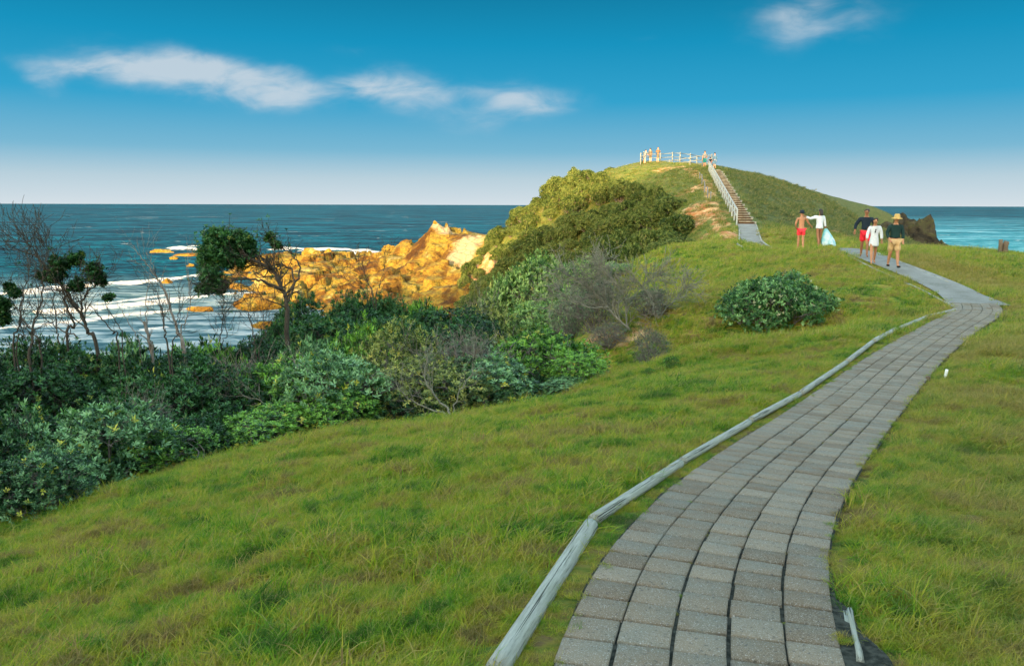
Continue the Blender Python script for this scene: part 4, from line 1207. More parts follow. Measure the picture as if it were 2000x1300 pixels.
# seedlings on the lawn
for (px, py, w_, l_) in [(1310, 722, 34, 'small leafy seedling growing in the lawn near the leafless tree'), (1268, 735, 22, 'reddish tiny seedling in the lawn left of the leafy one'), (1148, 835, 14, 'tiny pale seedling alone on the open lawn')]:
    h_ = hit(px, py); dd_ = h_.y
    place_shrub('green', 1, h_.x, h_.y, w_ / F * dd_, h_.z + w_ / F * dd_ * 0.8, l_, 'plant')

# ---- scrub on the seaward flank of the hill
def project(p):
    q_ = Vector(p) - Vector((0, 0, ZC)); d = q_.dot(fwd)
    return 1000 + F * q_.dot(right) / d, 650 - F * q_.dot(up) / d, d
def inpoly(x, y, poly):
    c_ = False
    for i in range(len(poly)):
        x1, y1 = poly[i]; x2, y2 = poly[i - 1]
        if (y1 > y) != (y2 > y) and x < (x2 - x1) * (y - y1) / (y2 - y1) + x1: c_ = not c_
    return c_
POLY = [(895, 620), (900, 570), (925, 500), (960, 478), (1000, 448), (1030, 408), (1062, 372), (1110, 352), (1190, 350), (1235, 372), (1280, 378), (1318, 400), (1330, 440), (1345, 470), (1330, 530), (1240, 570), (1180, 590), (1000, 640)]
rs_ = np.random.default_rng(5)
gx = np.arange(-6, 18, 1.75); gy = np.arange(52, 116, 2.2)
GS = 'scrub covering the seaward flank of the hill'
cnt = 0
for yy in gy:
    for xx in gx:
        x = xx + rs_.uniform(-.8, .8); y = yy + rs_.uniform(-1, 1)
        z = Hs(x, y); a, b_, d = project((x, y, z + 0.8))
        if z < 3.0 or not inpoly(a, b_ + 6, POLY): continue
        hgt = rs_.uniform(1.0, 2.5); wd = rs_.uniform(1.8, 3.4)
        if 1235 < a < 1345 and 405 < b_ < 475: lab, k_ = 'rounded pale grey-green bush below the orange scar on the hill', 'scrub'
        elif b_ - 340 < (a - 940) * -0.25 + 150 - (a - 1000) * 0.25 and a < 1220: lab, k_ = 'sunlit golden green bush on the upper seaward flank of the hill', 'scrub'
        else: lab, k_ = 'shaded green bush in the dense scrub on the seaward flank of the hill', 'scrub'
        place_shrub(k_, cnt, x, y, wd, z + hgt, lab, 'bush', GS, zbase=z - 0.1); cnt += 1
print('scrub', cnt)

# ------------------------------------------------------------ drawn trees
def grow(parts, tips, start, d, L, r, depth, rs, spread=0.55, upb=0.12, kids=3, minr=0.0022, planar=None):
    n = 5
    C = [np.array(start, float)]
    dd_ = np.array(d, float)
    for i in range(n - 1):
        dd_ = unit(dd_ + rs.normal(0, 0.13, 3) + np.array([0, 0, upb * 0.4]))
        C.append(C[-1] + dd_ * L / (n - 1))
    C = np.array(C)
    parts.append(tube_np(C, np.linspace(r, max(minr, r * 0.55), n), 5 if r > 0.012 else 3, False))
    if depth == 0:
        tips.append((C[-1], dd_)); return
    for k in range(kids):
        j = rs.integers(2, n)
        e = unit(dd_ + rs.normal(0, spread, 3) + np.array([0, 0, upb]))
        grow(parts, tips, C[j], e, L * rs.uniform(0.55, 0.85), max(minr, r * 0.6), depth - 1, rs, spread, upb, kids, minr)
def drawn_tree(name, label, d, stems, blobs, bark, leaf, seed, depth=2, kids=3, tw=0.8, every=2, minr=0.003, spread=0.55, L=0.085, W=0.03, m=7, dens=260, upb=0.15, cat='tree', tipleaf=0, skip_first=2, zigzag=0.04):
    """stems: list of (pixel polyline [(px,py,ddepth)], r0, r1)"""
    rs = np.random.default_rng(seed)
    parts = []; tips = []
    p0 = stems[0][0][0]; base = P(p0[0], p0[1], d + p0[2])
    gz = Hs(base.x, base.y)
    org = Vector((base.x, base.y, gz))
    for pl, r0, r1 in stems:
        C = [np.array(P(a, b_, d + dz)) for a, b_, dz in pl]
        if pl[0][1] >= p0[1] - 25:                # rooted stem: continue to the ground
            g2 = C[0].copy(); g2[2] = min(C[0][2] - 0.2, Hs(C[0][0], C[0][1])) - 0.2
            g2[0] = 0.5 * (g2[0] + base.x); g2[1] = 0.5 * (g2[1] + base.y)
            C = [g2] + C
        C = spline(C, 6); C = C + rs.normal(0, zigzag * 0.4, C.shape)
        n = len(C)
        parts.append(tube_np(C - np.array(org), np.linspace(r0, r1, n), 7, False))
        T = unit(np.gradient(C, axis=0))
        for j in range(int(n * 0.4), n, every):
            k = max(1, int(kids * (0.5 + j / n)))
            for _ in range(k):
                e = unit(T[j] + rs.normal(0, spread, 3) + np.array([0, 0, upb]))
                f_ = 1 - 0.5 * j / n
                grow(parts, tips, C[j] - np.array(org), e, tw * rs.uniform(0.5, 1.0), max(minr, (r0 + (r1 - r0) * j / n) * 0.45), depth - 1, rs, spread, upb, 2, minr)
    V, Q, T = merge(parts)
    root = empty(name, org)
    br = np_mesh('trunk', V, quads=Q, smooth=True); br.materials.append(M[bark]); add_obj('trunk', br, None, root)
    Pn = []; Ax = []
    for (a, b_, wpx, hpx, dz) in blobs:
        c_ = np.array(P(a, b_, d + dz)) - np.array(org)
        rx = wpx / F * d / 2; rz_ = hpx / F * d / 2
        sub = 20
        N_ = int(dens * rx * rz_ * 26)
        gp = rs.normal(0, 0.42, (N_, 3)) * np.array([rx, rx, rz_]) 
        nv = fbm(gp[:, 0] * 4.5 + a, gp[:, 2] * 4.5 + gp[:, 1] * 3 + b_, 2)
        gp = gp[nv > -0.12] + c_
        Pn.append(gp); Ax.append(unit(rs.normal(size=gp.shape) + np.array([0, 0, 0.6])))
        for s_ in range(5):
            cs = c_ + unit(rs.normal(size=3)) * rs.uniform(0.1, 1.15) * np.array([rx, rx, rz_])
            rr_ = rs.uniform(0.16, 0.42) * min(rx, rz_)
            k = int(dens * rx * rz_ * 2.2) + 8
            dd_ = unit(rs.normal(size=(k, 3)))
            Pn.append(cs + dd_ * rr_ * rs.uniform(0.3, 1.35, (k, 1))); Ax.append(unit(dd_ + np.array([0, 0, 0.4])))
    if tipleaf and tips:
        for t_, dd_ in tips:
            if rs.random() < tipleaf: Pn.append(t_[None]); Ax.append(unit(dd_)[None])
    if Pn:
        V, Q, rn = leaves_np(np.vstack(Pn), np.vstack(Ax), m, L, W, rs)
        fo = np_mesh('crown', V, quads=Q); set_attr(fo, 'rnd', rn); fo.materials.append(LM[leaf]); add_obj('crown', fo, None, root)
    return tag(root, label, cat)
drawn_tree('windswept_tree', 'wind-pruned tree, dark leafy crown leaning left, before the golden reef', 21.0,
  [([(560, 650, 0), (562, 600, 0), (550, 560, .1), (528, 525, .2), (495, 508, .1), (455, 500, 0)], 0.075, 0.025),
   ([(552, 565, 0), (510, 548, -.3), (470, 545, -.4), (430, 555, -.4), (405, 560, -.4)], 0.035, 0.012),
   ([(535, 535, .2), (515, 505, .5), (480, 485, .5), (450, 470, .5)], 0.03, 0.012),
   ([(556, 580, 0), (585, 535, .4), (575, 500, .5), (550, 485, .6), (530, 465, .6)], 0.03, 0.008),
   ([(556, 600, 0), (520, 585, -.5), (490, 580, -.5), (455, 600, -.4)], 0.02, 0.006),
   ([(562, 590, 0), (575, 550, .1), (560, 520, .3), (505, 520, .5), (470, 520, .5)], 0.03, 0.01)],
  [(425, 468, 62, 46, 0), (465, 470, 56, 42, .3), (485, 490, 32, 40, .3), (415, 500, 54, 50, -.2), (455, 500, 62, 40, .2), (412, 538, 44, 44, -.3), (402, 562, 30, 24, -.4), (430, 558, 30, 32, -.3), (527, 462, 22, 16, .6), (540, 480, 20, 14, .6)],
  'bark_dark', 'dark', 41, tipleaf=0.10, depth=2, kids=3, tw=0.55, every=1, minr=0.004, dens=520, L=0.075, W=0.03)
drawn_tree('windswept_tree', 'thin tree with two round leafy heads and a fan of bare twigs', 17.5,
  [([(190, 690, 0), (172, 650, 0), (160, 618, 0), (138, 580, .1), (115, 550, .1), (90, 530, .1)], 0.045, 0.018),
   ([(132, 670, .2), (145, 640, .2), (128, 590, .2), (122, 560, .2), (110, 535, .2)], 0.032, 0.012),
   ([(160, 618, 0), (162, 585, -.1), (178, 565, -.1), (203, 545, -.1)], 0.025, 0.010),
   ([(95, 535, .1), (70, 500, .2), (45, 492, .3), (18, 482, .3)], 0.018, 0.006),
   ([(90, 530, .1), (76, 500, -.1), (60, 480, -.2), (45, 462, -.2)], 0.018, 0.005),
   ([(105, 540, .1), (98, 510, .3), (92, 490, .3), (86, 472, .3)], 0.014, 0.004),
   ([(150, 655, 0), (110, 640, .3), (95, 630, .3), (60, 650, .3)], 0.016, 0.005)],
  [(118, 514, 38, 30, 0), (148, 508, 26, 24, 0), (98, 538, 42, 28, .1), (182, 532, 40, 36, -.1), (152, 555, 28, 22, -.1), (196, 546, 20, 18, -.1), (112, 535, 30, 20, 0)],
  'bark_dark', 'dark', 42, depth=3, kids=3, tw=0.62, every=2, minr=0.0045, dens=560, L=0.07, W=0.028)
drawn_tree('bare_tree', 'leafless slender tree leaning left before the surf lines, with long fine twigs', 18.5,
  [([(362, 690, 0), (348, 650, 0), (335, 610, 0), (322, 570, 0), (305, 540, .1), (282, 510, .1), (262, 480, .1)], 0.042, 0.006),
   ([(356, 670, 0), (362, 630, -.1), (372, 590, -.1), (368, 540, -.1), (366, 500, -.1)], 0.018, 0.004),
   ([(325, 580, 0), (300, 520, -.1), (285, 495, -.2)], 0.012, 0.003)],
  [], 'bark', 'dark', 43, depth=2, kids=2, tw=0.5, every=3, minr=0.0028, spread=0.4)
drawn_tree('bare_tree', 'leafless sapling with a broken pale stub beside it, left of the leaning one', 18.0,
  [([(296, 700, 0), (290, 660, 0), (286, 620, 0), (288, 570, 0), (294, 530, .1)], 0.022, 0.004), ([(300, 705, 0), (292, 665, -.1), (280, 626, -.1)], 0.04, 0.03),
   ([(275, 690, 0), (255, 640, .1), (240, 610, .1), (228, 590, .1)], 0.014, 0.004)],
  [], 'bark', 'dark', 44, depth=2, kids=1, tw=0.35, every=4, minr=0.0026, spread=0.4)
drawn_tree('bare_tree', 'thin leafless stems rising between the two leafy heads and the sapling', 17.0,
  [([(232, 680, 0), (222, 650, 0), (200, 625, 0), (180, 600, 0), (165, 590, .1)], 0.02, 0.004), ([(240, 690, 0), (236, 640, .1), (215, 610, .1), (196, 575, .1)], 0.015, 0.003)],
  [(215, 580, 26, 8, 0)], 'bark_dark', 'dark', 45, depth=2, kids=2, tw=0.4, every=3, minr=0.0026, spread=0.45)
drawn_tree('bare_tree', 'sparse twisted tree at the far left with small leafy tufts', 15.5,
  [([(60, 720, 0), (62, 670, 0), (66, 630, 0), (80, 590, .1), (84, 550, .1), (78, 500, .1)], 0.035, 0.006), ([(78, 700, 0), (75, 665, -.1), (50, 630, -.1), (25, 590, -.1), (8, 560, -.1)], 0.022, 0.005)],
  [(30, 572, 18, 18, -.1), (8, 592, 30, 30, -.1), (20, 560, 14, 14, -.1), (5, 620, 30, 30, 0)], 'bark_dark', 'dark', 46, tipleaf=0.1, depth=2, kids=2, tw=0.45, every=2, minr=0.003, dens=420, L=0.07, W=0.028)
drawn_tree('bare_tree', 'grey leafless tree with a wide crown of fine twigs at the foot of the knoll', 25.0,
  [([(1232, 692, 0), (1236, 655, 0), (1210, 625, 0), (1186, 600, .1), (1160, 570, .2), (1130, 550, .3), (1100, 530, .3)], 0.05, 0.010),
   ([(1226, 690, 0), (1224, 650, 0), (1224, 610, 0), (1215, 570, -.2), (1190, 540, -.2), (1170, 515, -.2)], 0.035, 0.008),
   ([(1226, 690, 0), (1216, 640, .4), (1200, 600, .4), (1190, 560, .5), (1165, 530, .6)], 0.03, 0.008),
   ([(1262, 682, 0), (1284, 645, 0), (1282, 605, 0), (1265, 570, -.2), (1240, 545, -.2)], 0.04, 0.008),
   ([(1284, 640, 0), (1298, 605, .1), (1325, 580, .2), (1338, 560, .2)], 0.022, 0.006),
   ([(1186, 600, 0), (1150, 600, -.3), (1115, 585, -.3), (1080, 575, -.3)], 0.022, 0.006),
   ([(1224, 610, 0), (1245, 570, .5), (1270, 545, .5), (1290, 535, .5)], 0.02, 0.006)],
  [], 'bark_pale', 'grey', 47, depth=3, kids=3, tw=0.62, every=1, minr=0.0065, spread=0.55, upb=0.05, tipleaf=0.12, L=0.06, W=0.02, m=4)
drawn_tree('bare_tree', 'pale grey bare branches reaching left out of the thicket above the lawn', 15.6,
  [([(620, 840, 0), (560, 832, 0), (510, 838, 0), (470, 845, 0), (420, 828, .1), (385, 830, .1)], 0.03, 0.005), ([(600, 835, 0), (540, 800, 0), (500, 780, .1), (470, 770, .1)], 0.02, 0.004), ([(610, 838, 0), (600, 780, 0), (590, 740, 0), (575, 700, .1)], 0.024, 0.005)],
  [], 'bark_pale', 'dark', 48, depth=2, kids=2, tw=0.45, every=2, minr=0.003, spread=0.45)
drawn_tree('bare_tree', 'pale bare stems fanning up from the lawn edge under the olive shrubs', 15.4,
  [([(880, 812, 0), (850, 775, 0), (830, 740, 0), (835, 700, 0)], 0.028, 0.006), ([(870, 812, 0), (820, 790, 0), (790, 770, 0), (770, 745, 0)], 0.024, 0.005), ([(885, 812, 0), (895, 770, 0), (920, 730, 0), (925, 690, 0)], 0.02, 0.004)],
  [], 'bark_pale', 'dark', 49, depth=2, kids=2, tw=0.5, every=2, minr=0.003, spread=0.45)
drawn_tree('bare_tree', 'bare dark twigs sticking up in front of the reddish reef rocks', 27.0,
  [([(730, 600, 0), (722, 560, 0), (712, 535, 0), (700, 515, 0)], 0.025, 0.006), ([(735, 600, 0), (742, 560, 0), (748, 530, 0), (752, 510, 0)], 0.022, 0.005), ([(720, 600, 0), (690, 560, 0), (672, 540, 0)], 0.018, 0.005)],
  [], 'bark_dark', 'dark', 50, depth=3, kids=2, tw=0.6, every=2, minr=0.004, spread=0.5)

for (x0, tx, ty, d_, sd_, l_) in [(28, 60, 520, 16.0, 61, 'leafless dark sapling nearest the left picture edge, fanning over the sea'), (118, 92, 530, 19.0, 62, 'leafless dark sapling behind the two leafy heads'),
                         (425, 445, 590, 20.0, 63, 'short leafless sapling left of the wind-pruned tree'), (330, 300, 560, 16.5, 64, 'thin leafless shoot crossing the leaning bare tree'), (500, 485, 610, 19.5, 65, 'low leafless twigs just left of the wind-pruned trunk')]:
    drawn_tree('bare_tree', l_, d_, [([(x0, 700, 0), (x0 + (tx - x0) * .3, 700 - (700 - ty) * .35, 0), (x0 + (tx - x0) * .5, 700 - (700 - ty) * .7, .1), (tx, ty, .1)], 0.024, 0.005),
        ([(x0 + 6, 695, 0), (x0 + 18, 655, 0), (x0 + 14, 620, -.1), (x0 + 34, 585, -.1)], 0.016, 0.004)], [], 'bark_dark', 'dark', sd_, depth=3, kids=2, tw=0.5, every=2, minr=0.0036, spread=0.5)

# ------------------------------------------------------------ grass
def tuft_mesh(name, seed, n, rad_, L, W, lean, seg=3, flat=0.5):
    rs = np.random.default_rng(seed)
    a = rs.uniform(0, 6.28, n); r_ = rad_ * np.sqrt(rs.random(n))
    base = np.stack([r_ * np.cos(a), r_ * np.sin(a), np.full(n, -0.01)], 1)
    ll = L * rs.uniform(0.45, 1.15, n)
    th = rs.normal(0, 1.25, n)
    dh = np.stack([np.cos(th), np.sin(th), np.zeros(n)], 1)
    side = np.stack([-np.sin(th), np.cos(th), np.zeros(n)], 1)
    side = unit(side + rs.normal(0, 0.35, (n, 3)))
    e0 = rs.uniform(0.5, 1.35, n) ; e1 = e0 - rs.uniform(0.6, 1.5, n) * lean
    V = []
    pos_ = base.copy()
    wv = np.linspace(1, 0, seg + 1) ** 0.7
    rows = []
    for k in range(seg + 1):
        rows.append((pos_ - side * (W * 0.5 * wv[k])[None] if np.isscalar(W * wv[k]) else 0, pos_ + side * (W * 0.5 * wv[k])))
        el = e0 + (e1 - e0) * (k / seg)
        d = dh * np.cos(el)[:, None] + np.array([0, 0, 1.0]) * np.sin(el)[:, None]
        pos_ = pos_ + d * (ll / seg)[:, None]
    Vv = []; 
    for k in range(seg): Vv += [rows[k][0], rows[k][1]]
    tip = rows[seg][0]
    Vv.append(tip)
    Vv = np.stack(Vv, 1)                 # n, 2seg+1, 3
    nv = 2 * seg + 1
    b = np.arange(n)[:, None] * nv
    Q = np.concatenate([b + np.array([[2 * k, 2 * k + 1, 2 * k + 3, 2 * k + 2]]) for k in range(seg - 1)], 0)
    T = b + np.array([[2 * seg - 2, 2 * seg - 1, 2 * seg]])
    me = np_mesh(name, Vv.reshape(-1, 3), quads=Q, tris=T)
    set_attr(me, 'rnd', np.repeat(rs.random(n), nv))
    tt = np.array([k // 2 / seg for k in range(2 * seg)] + [1.0])
    set_attr(me, 'tt', np.tile(tt, n))
    return me
mt, t = new_mat('grass_blades')
pos = wpos(t)
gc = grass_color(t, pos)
rnd = t.n('ShaderNodeAttribute', attribute_name='rnd').outputs['Fac']
tt = t.n('ShaderNodeAttribute', attribute_name='tt').outputs['Fac']
c = t.mix(t.rng(rnd, 0.0, 0.9, 0.7, 0.0), gc, (0.02, 0.085, 0.008))
c = t.mix(t.rng(rnd, 0.76, 0.86, 0, 0.7), c, (0.36, 0.28, 0.11))
c = t.mix(t.math('MULTIPLY', tt, 0.35), c, t.mix(0.5, c, (0.34, 0.36, 0.07)))
b = t.n('ShaderNodeBsdfPrincipled'); t.set(b.inputs['Base Color'], c); b.inputs['Roughness'].default_value = 0.5; b.inputs['Specular IOR Level'].default_value = 0.12
tr = t.n('ShaderNodeBsdfTranslucent'); t.set(tr.inputs[0], c)
mx = t.n('ShaderNodeMixShader', i_0=0.5); t.t.links.new(b.outputs[0], mx.inputs[1]); t.t.links.new(tr.outputs[0], mx.inputs[2])
finish(t, mx)
M['grass'] = mt
tcol = bpy.data.collections.new('grass_tufts')
tf = []
specs = [(101, 210, 0.17, 0.085, 0.0040, 1.0), (102, 190, 0.14, 0.115, 0.0044, 1.2), (103, 210, 0.17, 0.06, 0.0036, 0.8), (104, 160, 0.11, 0.14, 0.0044, 1.3)]
for i, (sd_, n, r_, L_, W_, ln) in enumerate(specs):
    me = tuft_mesh('tuft', sd_, n, r_, L_, W_, ln); me.materials.append(mt)
    o = bpy.data.objects.new('tuft_%s' % 'abcd'[i], me); tcol.objects.link(o)
fcol = bpy.data.collections.new('grass_far_tufts')
for i, (sd_, n, r_, L_, W_, ln) in enumerate([(111, 60, 0.26, 0.20, 0.012, 0.9), (112, 60, 0.24, 0.26, 0.012, 1.1), (113, 60, 0.26, 0.14, 0.013, 0.8)]):
    me = tuft_mesh('far_tuft', sd_, n, r_, L_, W_, ln, seg=2); me.materials.append(mt)
    o = bpy.data.objects.new('far_tuft_%s' % 'abc'[i], me); fcol.objects.link(o)

rg = np.random.default_rng(99)
def scatter(n, r0, r1, half=0.72, p=1.0):
    """random ground points between two radii, uniform in area, inside the wedge the photo sees (plus a margin)"""
    r_ = np.sqrt(rg.uniform(r0 ** 2, r1 ** 2, n)); a = rg.uniform(-half, half, n)
    return r_ * np.sin(a), r_ * np.cos(a)
ab = ST1 - ST0; L2 = ab[0] ** 2 + ab[1] ** 2
def grass_points(n, r0, r1, half, keep_path=0.66):
    x, y = scatter(n, r0, r1, half)
    D, _ = path_dist(x, y)
    # irregular overgrown margin
    mar = keep_path + 0.06 * fbm(x * 1.3, y * 1.3, 3)
    k = (D > mar)
    t_ = np.clip(((x - ST0[0]) * ab[0] + (y - ST0[1]) * ab[1]) / L2, 0, 1)
    ds = np.hypot(x - ST0[0] - t_ * ab[0], y - ST0[1] - t_ * ab[1]); k &= ds > 0.9
    x, y, D = x[k], y[k], D[k]
    z = H(x, y)
    k = z > 4.0
    # nothing inside the thicket floor far down the slope
    k &= ~((x < 3.0) & (y > 22))
    return x[k], y[k], z[k], D[k]
def cloud(name, x, y, z, sc, rot, tilt):
    me = bpy.data.meshes.new(name)
    me.vertices.add(len(x)); me.vertices.foreach_set('co', np.stack([x, y, z], 1).astype(np.float32).ravel())
    set_attr(me, 'sc', sc); set_attr(me, 'rz', rot); set_attr(me, 'tilt', tilt)
    set_attr(me, 'pick', rg.integers(0, 1000, len(x)))
    me.update()
    return me
def grass_gn(o, coll):
    ng = bpy.data.node_groups.new('scatter', 'GeometryNodeTree')
    ng.interface.new_socket('Geometry', in_out='INPUT', socket_type='NodeSocketGeometry')
    ng.interface.new_socket('Geometry', in_out='OUTPUT', socket_type='NodeSocketGeometry')
    N = ng.nodes; Lk = ng.links
    gi = N.new('NodeGroupInput'); go = N.new('NodeGroupOutput')
    m2p = N.new('GeometryNodeMeshToPoints'); Lk.new(gi.outputs[0], m2p.inputs[0])
    ci = N.new('GeometryNodeCollectionInfo'); ci.inputs[0].default_value = coll; ci.inputs[1].default_value = True; ci.inputs[2].default_value = True
    ip = N.new('GeometryNodeInstanceOnPoints'); Lk.new(m2p.outputs[0], ip.inputs[0]); Lk.new(ci.outputs[0], ip.inputs['Instance'])
    ip.inputs['Pick Instance'].default_value = True
    def at(nm, typ='FLOAT'):
        a = N.new('GeometryNodeInputNamedAttribute'); a.data_type = typ; a.inputs[0].default_value = nm; return a.outputs[0]
    md = N.new('ShaderNodeMath'); md.operation = 'MODULO'; Lk.new(at('pick'), md.inputs[0]); md.inputs[1].default_value = len(coll.objects)
    Lk.new(md.outputs[0], ip.inputs['Instance Index'])
    cx = N.new('ShaderNodeCombineXYZ'); Lk.new(at('rz'), cx.inputs[2]); Lk.new(at('tilt'), cx.inputs[0])
    Lk.new(cx.outputs[0], ip.inputs['Rotation'])
    Lk.new(at('sc'), ip.inputs['Scale'])
    Lk.new(ip.outputs[0], go.inputs[0])
    md_ = o.modifiers.new('scatter', 'NODES'); md_.node_group = ng
def wind(x, y):
    return 0.5 + 1.0 * fbm(x * 0.25, y * 0.25, 2)
X_, Y_, Z_, S_, D_ = [], [], [], [], []
for (n, r0, r1, half, sc) in [(6200, 1.8, 7, 0.74, 1.0), (7500, 7, 12, 0.66, 1.05), (11500, 12, 19, 0.62, 1.2)]:
    x, y, z, D = grass_points(n, r0, r1, half, 0.66)
    s_ = sc * (0.75 + 0.5 * rg.random(len(x))) * (1 + 0.9 * fbm(x * 0.8, y * 1.4, 2))
    side_ = np.interp(y, PF[:, 1], PF[:, 0]) < x
    s_ = s_ * np.where(rg.random(len(x)) < 0.07, 1.55, 1.0)
    s_ = np.where((D < 0.95) & ~side_, s_ * 0.42, s_); s_ = np.where((D < 0.80) & side_, s_ * 0.55, s_)
    X_.append(x); Y_.append(y); Z_.append(z); S_.append(s_)
x = np.concatenate(X_); y = np.concatenate(Y_); z = np.concatenate(Z_); s_ = np.concatenate(S_)
o = add_obj('grass', cloud('grass', x, y, z, s_, wind(x, y) + rg.normal(0, 0.45, len(x)), rg.normal(0, 0.15, len(x))))
grass_gn(o, tcol); tag(o, 'long matted lawn grass, lush green mixed with straw', 'grass', kind='stuff')
# short trodden growth in the strip between log and paving
x, y = scatter(26000, 1.8, 16, 0.74); D, pz = path_dist(x, y); k = (D > 0.60) & (D < 0.87); x, y = x[k], y[k]; z = H(x, y)
print('strip', len(x))
o = add_obj('verge_grass', cloud('verge', x, y, z - 0.012, rg.uniform(0.22, 0.5, len(x)), rg.uniform(0, 6.28, len(x)), rg.normal(0, 0.2, len(x))))
grass_gn(o, tcol); tag(o, 'short thin grass creeping between edging logs and paving', 'grass', kind='stuff')
# sprigs rooted in the paving joints
js = rg.uniform(s_start, s_bend, 420); jc = rg.choice([-0.36, -0.12, 0.12, 0.36, -0.59, 0.59], 420, p=[.1, .1, .06, .06, .44, .24])
jp = np.array([path_pt(a, b, 0.004) for a, b in zip(js, jc + rg.normal(0, 0.012, 420))])
o = add_obj('joint_grass', cloud('joint_grass', jp[:, 0], jp[:, 1], jp[:, 2], np.where(np.abs(jc) > 0.5, rg.uniform(0.15, 0.5, 420), rg.uniform(0.06, 0.16, 420)), rg.uniform(0, 6.28, 420), rg.normal(0, 0.2, 420)))
grass_gn(o, tcol); tag(o, 'small grass sprigs growing from the paving joints', 'grass', kind='stuff')
X_, Y_, Z_, S_ = [], [], [], []
for (n, r0, r1, half, sc) in [(16000, 18.5, 34, 0.60, 0.95), (17000, 34, 52, 0.58, 1.25), (26000, 52, 118, 0.56, 1.7)]:
    x, y, z, D = grass_points(n, r0, r1, half, 0.72)
    k = (x > 2) if r0 > 15 else (x > -99)
    k |= (y < 24)
    x, y, z = x[k], y[k], z[k]
    X_.append(x); Y_.append(y); Z_.append(z); S_.append(sc * rg.uniform(0.6, 1.25, len(x)) * (1 + 0.4 * fbm(x * 0.5, y * 0.5, 2)) * np.where(z > ZC + 4.2, 0.6, 1))
x = np.concatenate(X_); y = np.concatenate(Y_); z = np.concatenate(Z_); s_ = np.concatenate(S_)
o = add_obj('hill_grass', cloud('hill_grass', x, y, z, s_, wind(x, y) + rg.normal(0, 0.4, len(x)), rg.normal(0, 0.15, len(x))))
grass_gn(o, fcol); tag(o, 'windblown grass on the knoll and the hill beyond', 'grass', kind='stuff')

# ------------------------------------------------------------ people
def skin_mesh(name, joints, edges, radii, sub=2):
    me = bpy.data.meshes.new(name + '_skeleton')
    keys = list(joints)
    me.from_pydata([joints[k] for k in keys], [(keys.index(a), keys.index(b)) for a, b in edges], [])
    ob = bpy.data.objects.new(name + '_tmp', me); COL.objects.link(ob)
    md = ob.modifiers.new('skin', 'SKIN'); md.use_smooth_shade = True; md.branch_smoothing = 0.5
    sv = me.skin_vertices[0].data if me.skin_vertices else None
    if sv is None:
        bm = __import__('bmesh').new(); bm.from_mesh(me); bm.verts.layers.skin.verify(); bm.to_mesh(me); bm.free(); sv = me.skin_vertices[0].data
    for i, k in enumerate(keys):
        r = radii[k]; sv[i].radius = (r, r) if not isinstance(r, tuple) else r
        sv[i].use_root = (i == 0)
    s2 = ob.modifiers.new('sub', 'SUBSURF'); s2.levels = sub; s2.render_levels = sub
    dg = bpy.context.evaluated_depsgraph_get(); dg.update()
    out = bpy.data.meshes.new_from_object(ob.evaluated_get(dg))
    out.name = name
    bpy.data.objects.remove(ob)
    for p_ in out.polygons: p_.use_smooth = True
    out.materials.clear()
    return out
def cloth(name, c1, c2=None, scale=30, rough=0.85, wave=None):
    mt, t = new_mat(name)
    pos = t.n('ShaderNodeTexCoord').outputs['Object']
    n_ = t.noise(pos, scale, 3)
    c = t.mix(t.rng(n_, 0.35, 0.65), c1, c2 or tuple(v * 0.8 for v in c1))
    principled(t, c, rough, 0.15, t.noise(pos, 12, 3), 0.02, 0.6)
    return mt
SK = {'tan': cloth('skin_tan', (0.40, 0.20, 0.11), (0.36, 0.17, 0.09), 8, 0.55), 'fair': cloth('skin_fair', (0.52, 0.30, 0.20), (0.47, 0.26, 0.17), 8, 0.55),
      'deep': cloth('skin_deep', (0.26, 0.12, 0.065), (0.22, 0.10, 0.05), 8, 0.55)}
CL = {'navy': cloth('cloth_navy', (0.012, 0.022, 0.035)), 'green_black': cloth('cloth_dark_green', (0.012, 0.035, 0.032)), 'white': cloth('cloth_white', (0.58, 0.62, 0.66), (0.50, 0.54, 0.58)),
      'khaki': cloth('cloth_khaki', (0.50, 0.34, 0.16), (0.40, 0.26, 0.12), 14), 'red': cloth('cloth_red', (0.72, 0.03, 0.05), (0.55, 0.02, 0.03)), 'coral': cloth('cloth_coral', (0.85, 0.06, 0.07), (0.68, 0.03, 0.05)),
      'grey': cloth('cloth_grey', (0.14, 0.16, 0.18)), 'teal': cloth('cloth_teal', (0.02, 0.20, 0.20)), 'blue': cloth('cloth_blue', (0.12, 0.22, 0.32)), 'tanshirt': cloth('cloth_tan', (0.12, 0.08, 0.05)), 'cream': cloth('cloth_cream', (0.10, 0.09, 0.07)),
      'pink': cloth('cloth_pink', (0.5, 0.2, 0.22)), 'aqua': cloth('cloth_aqua', (0.50, 0.56, 0.60), (0.10, 0.38, 0.44), 3), 'straw': cloth('straw_hat', (0.50, 0.34, 0.12), (0.36, 0.23, 0.07), 60), 'black': cloth('cloth_black', (0.012, 0.012, 0.014)),
      'hair': cloth('hair_brown', (0.045, 0.028, 0.018), (0.02, 0.013, 0.009), 50, 0.5), 'darkhair': cloth('hair_dark', (0.015, 0.013, 0.012), (0.05, 0.045, 0.04), 40, 0.5), 'shoe': cloth('shoe_dark', (0.018, 0.014, 0.012)), 'eye': cloth('eye_dark', (0.01, 0.01, 0.01))}

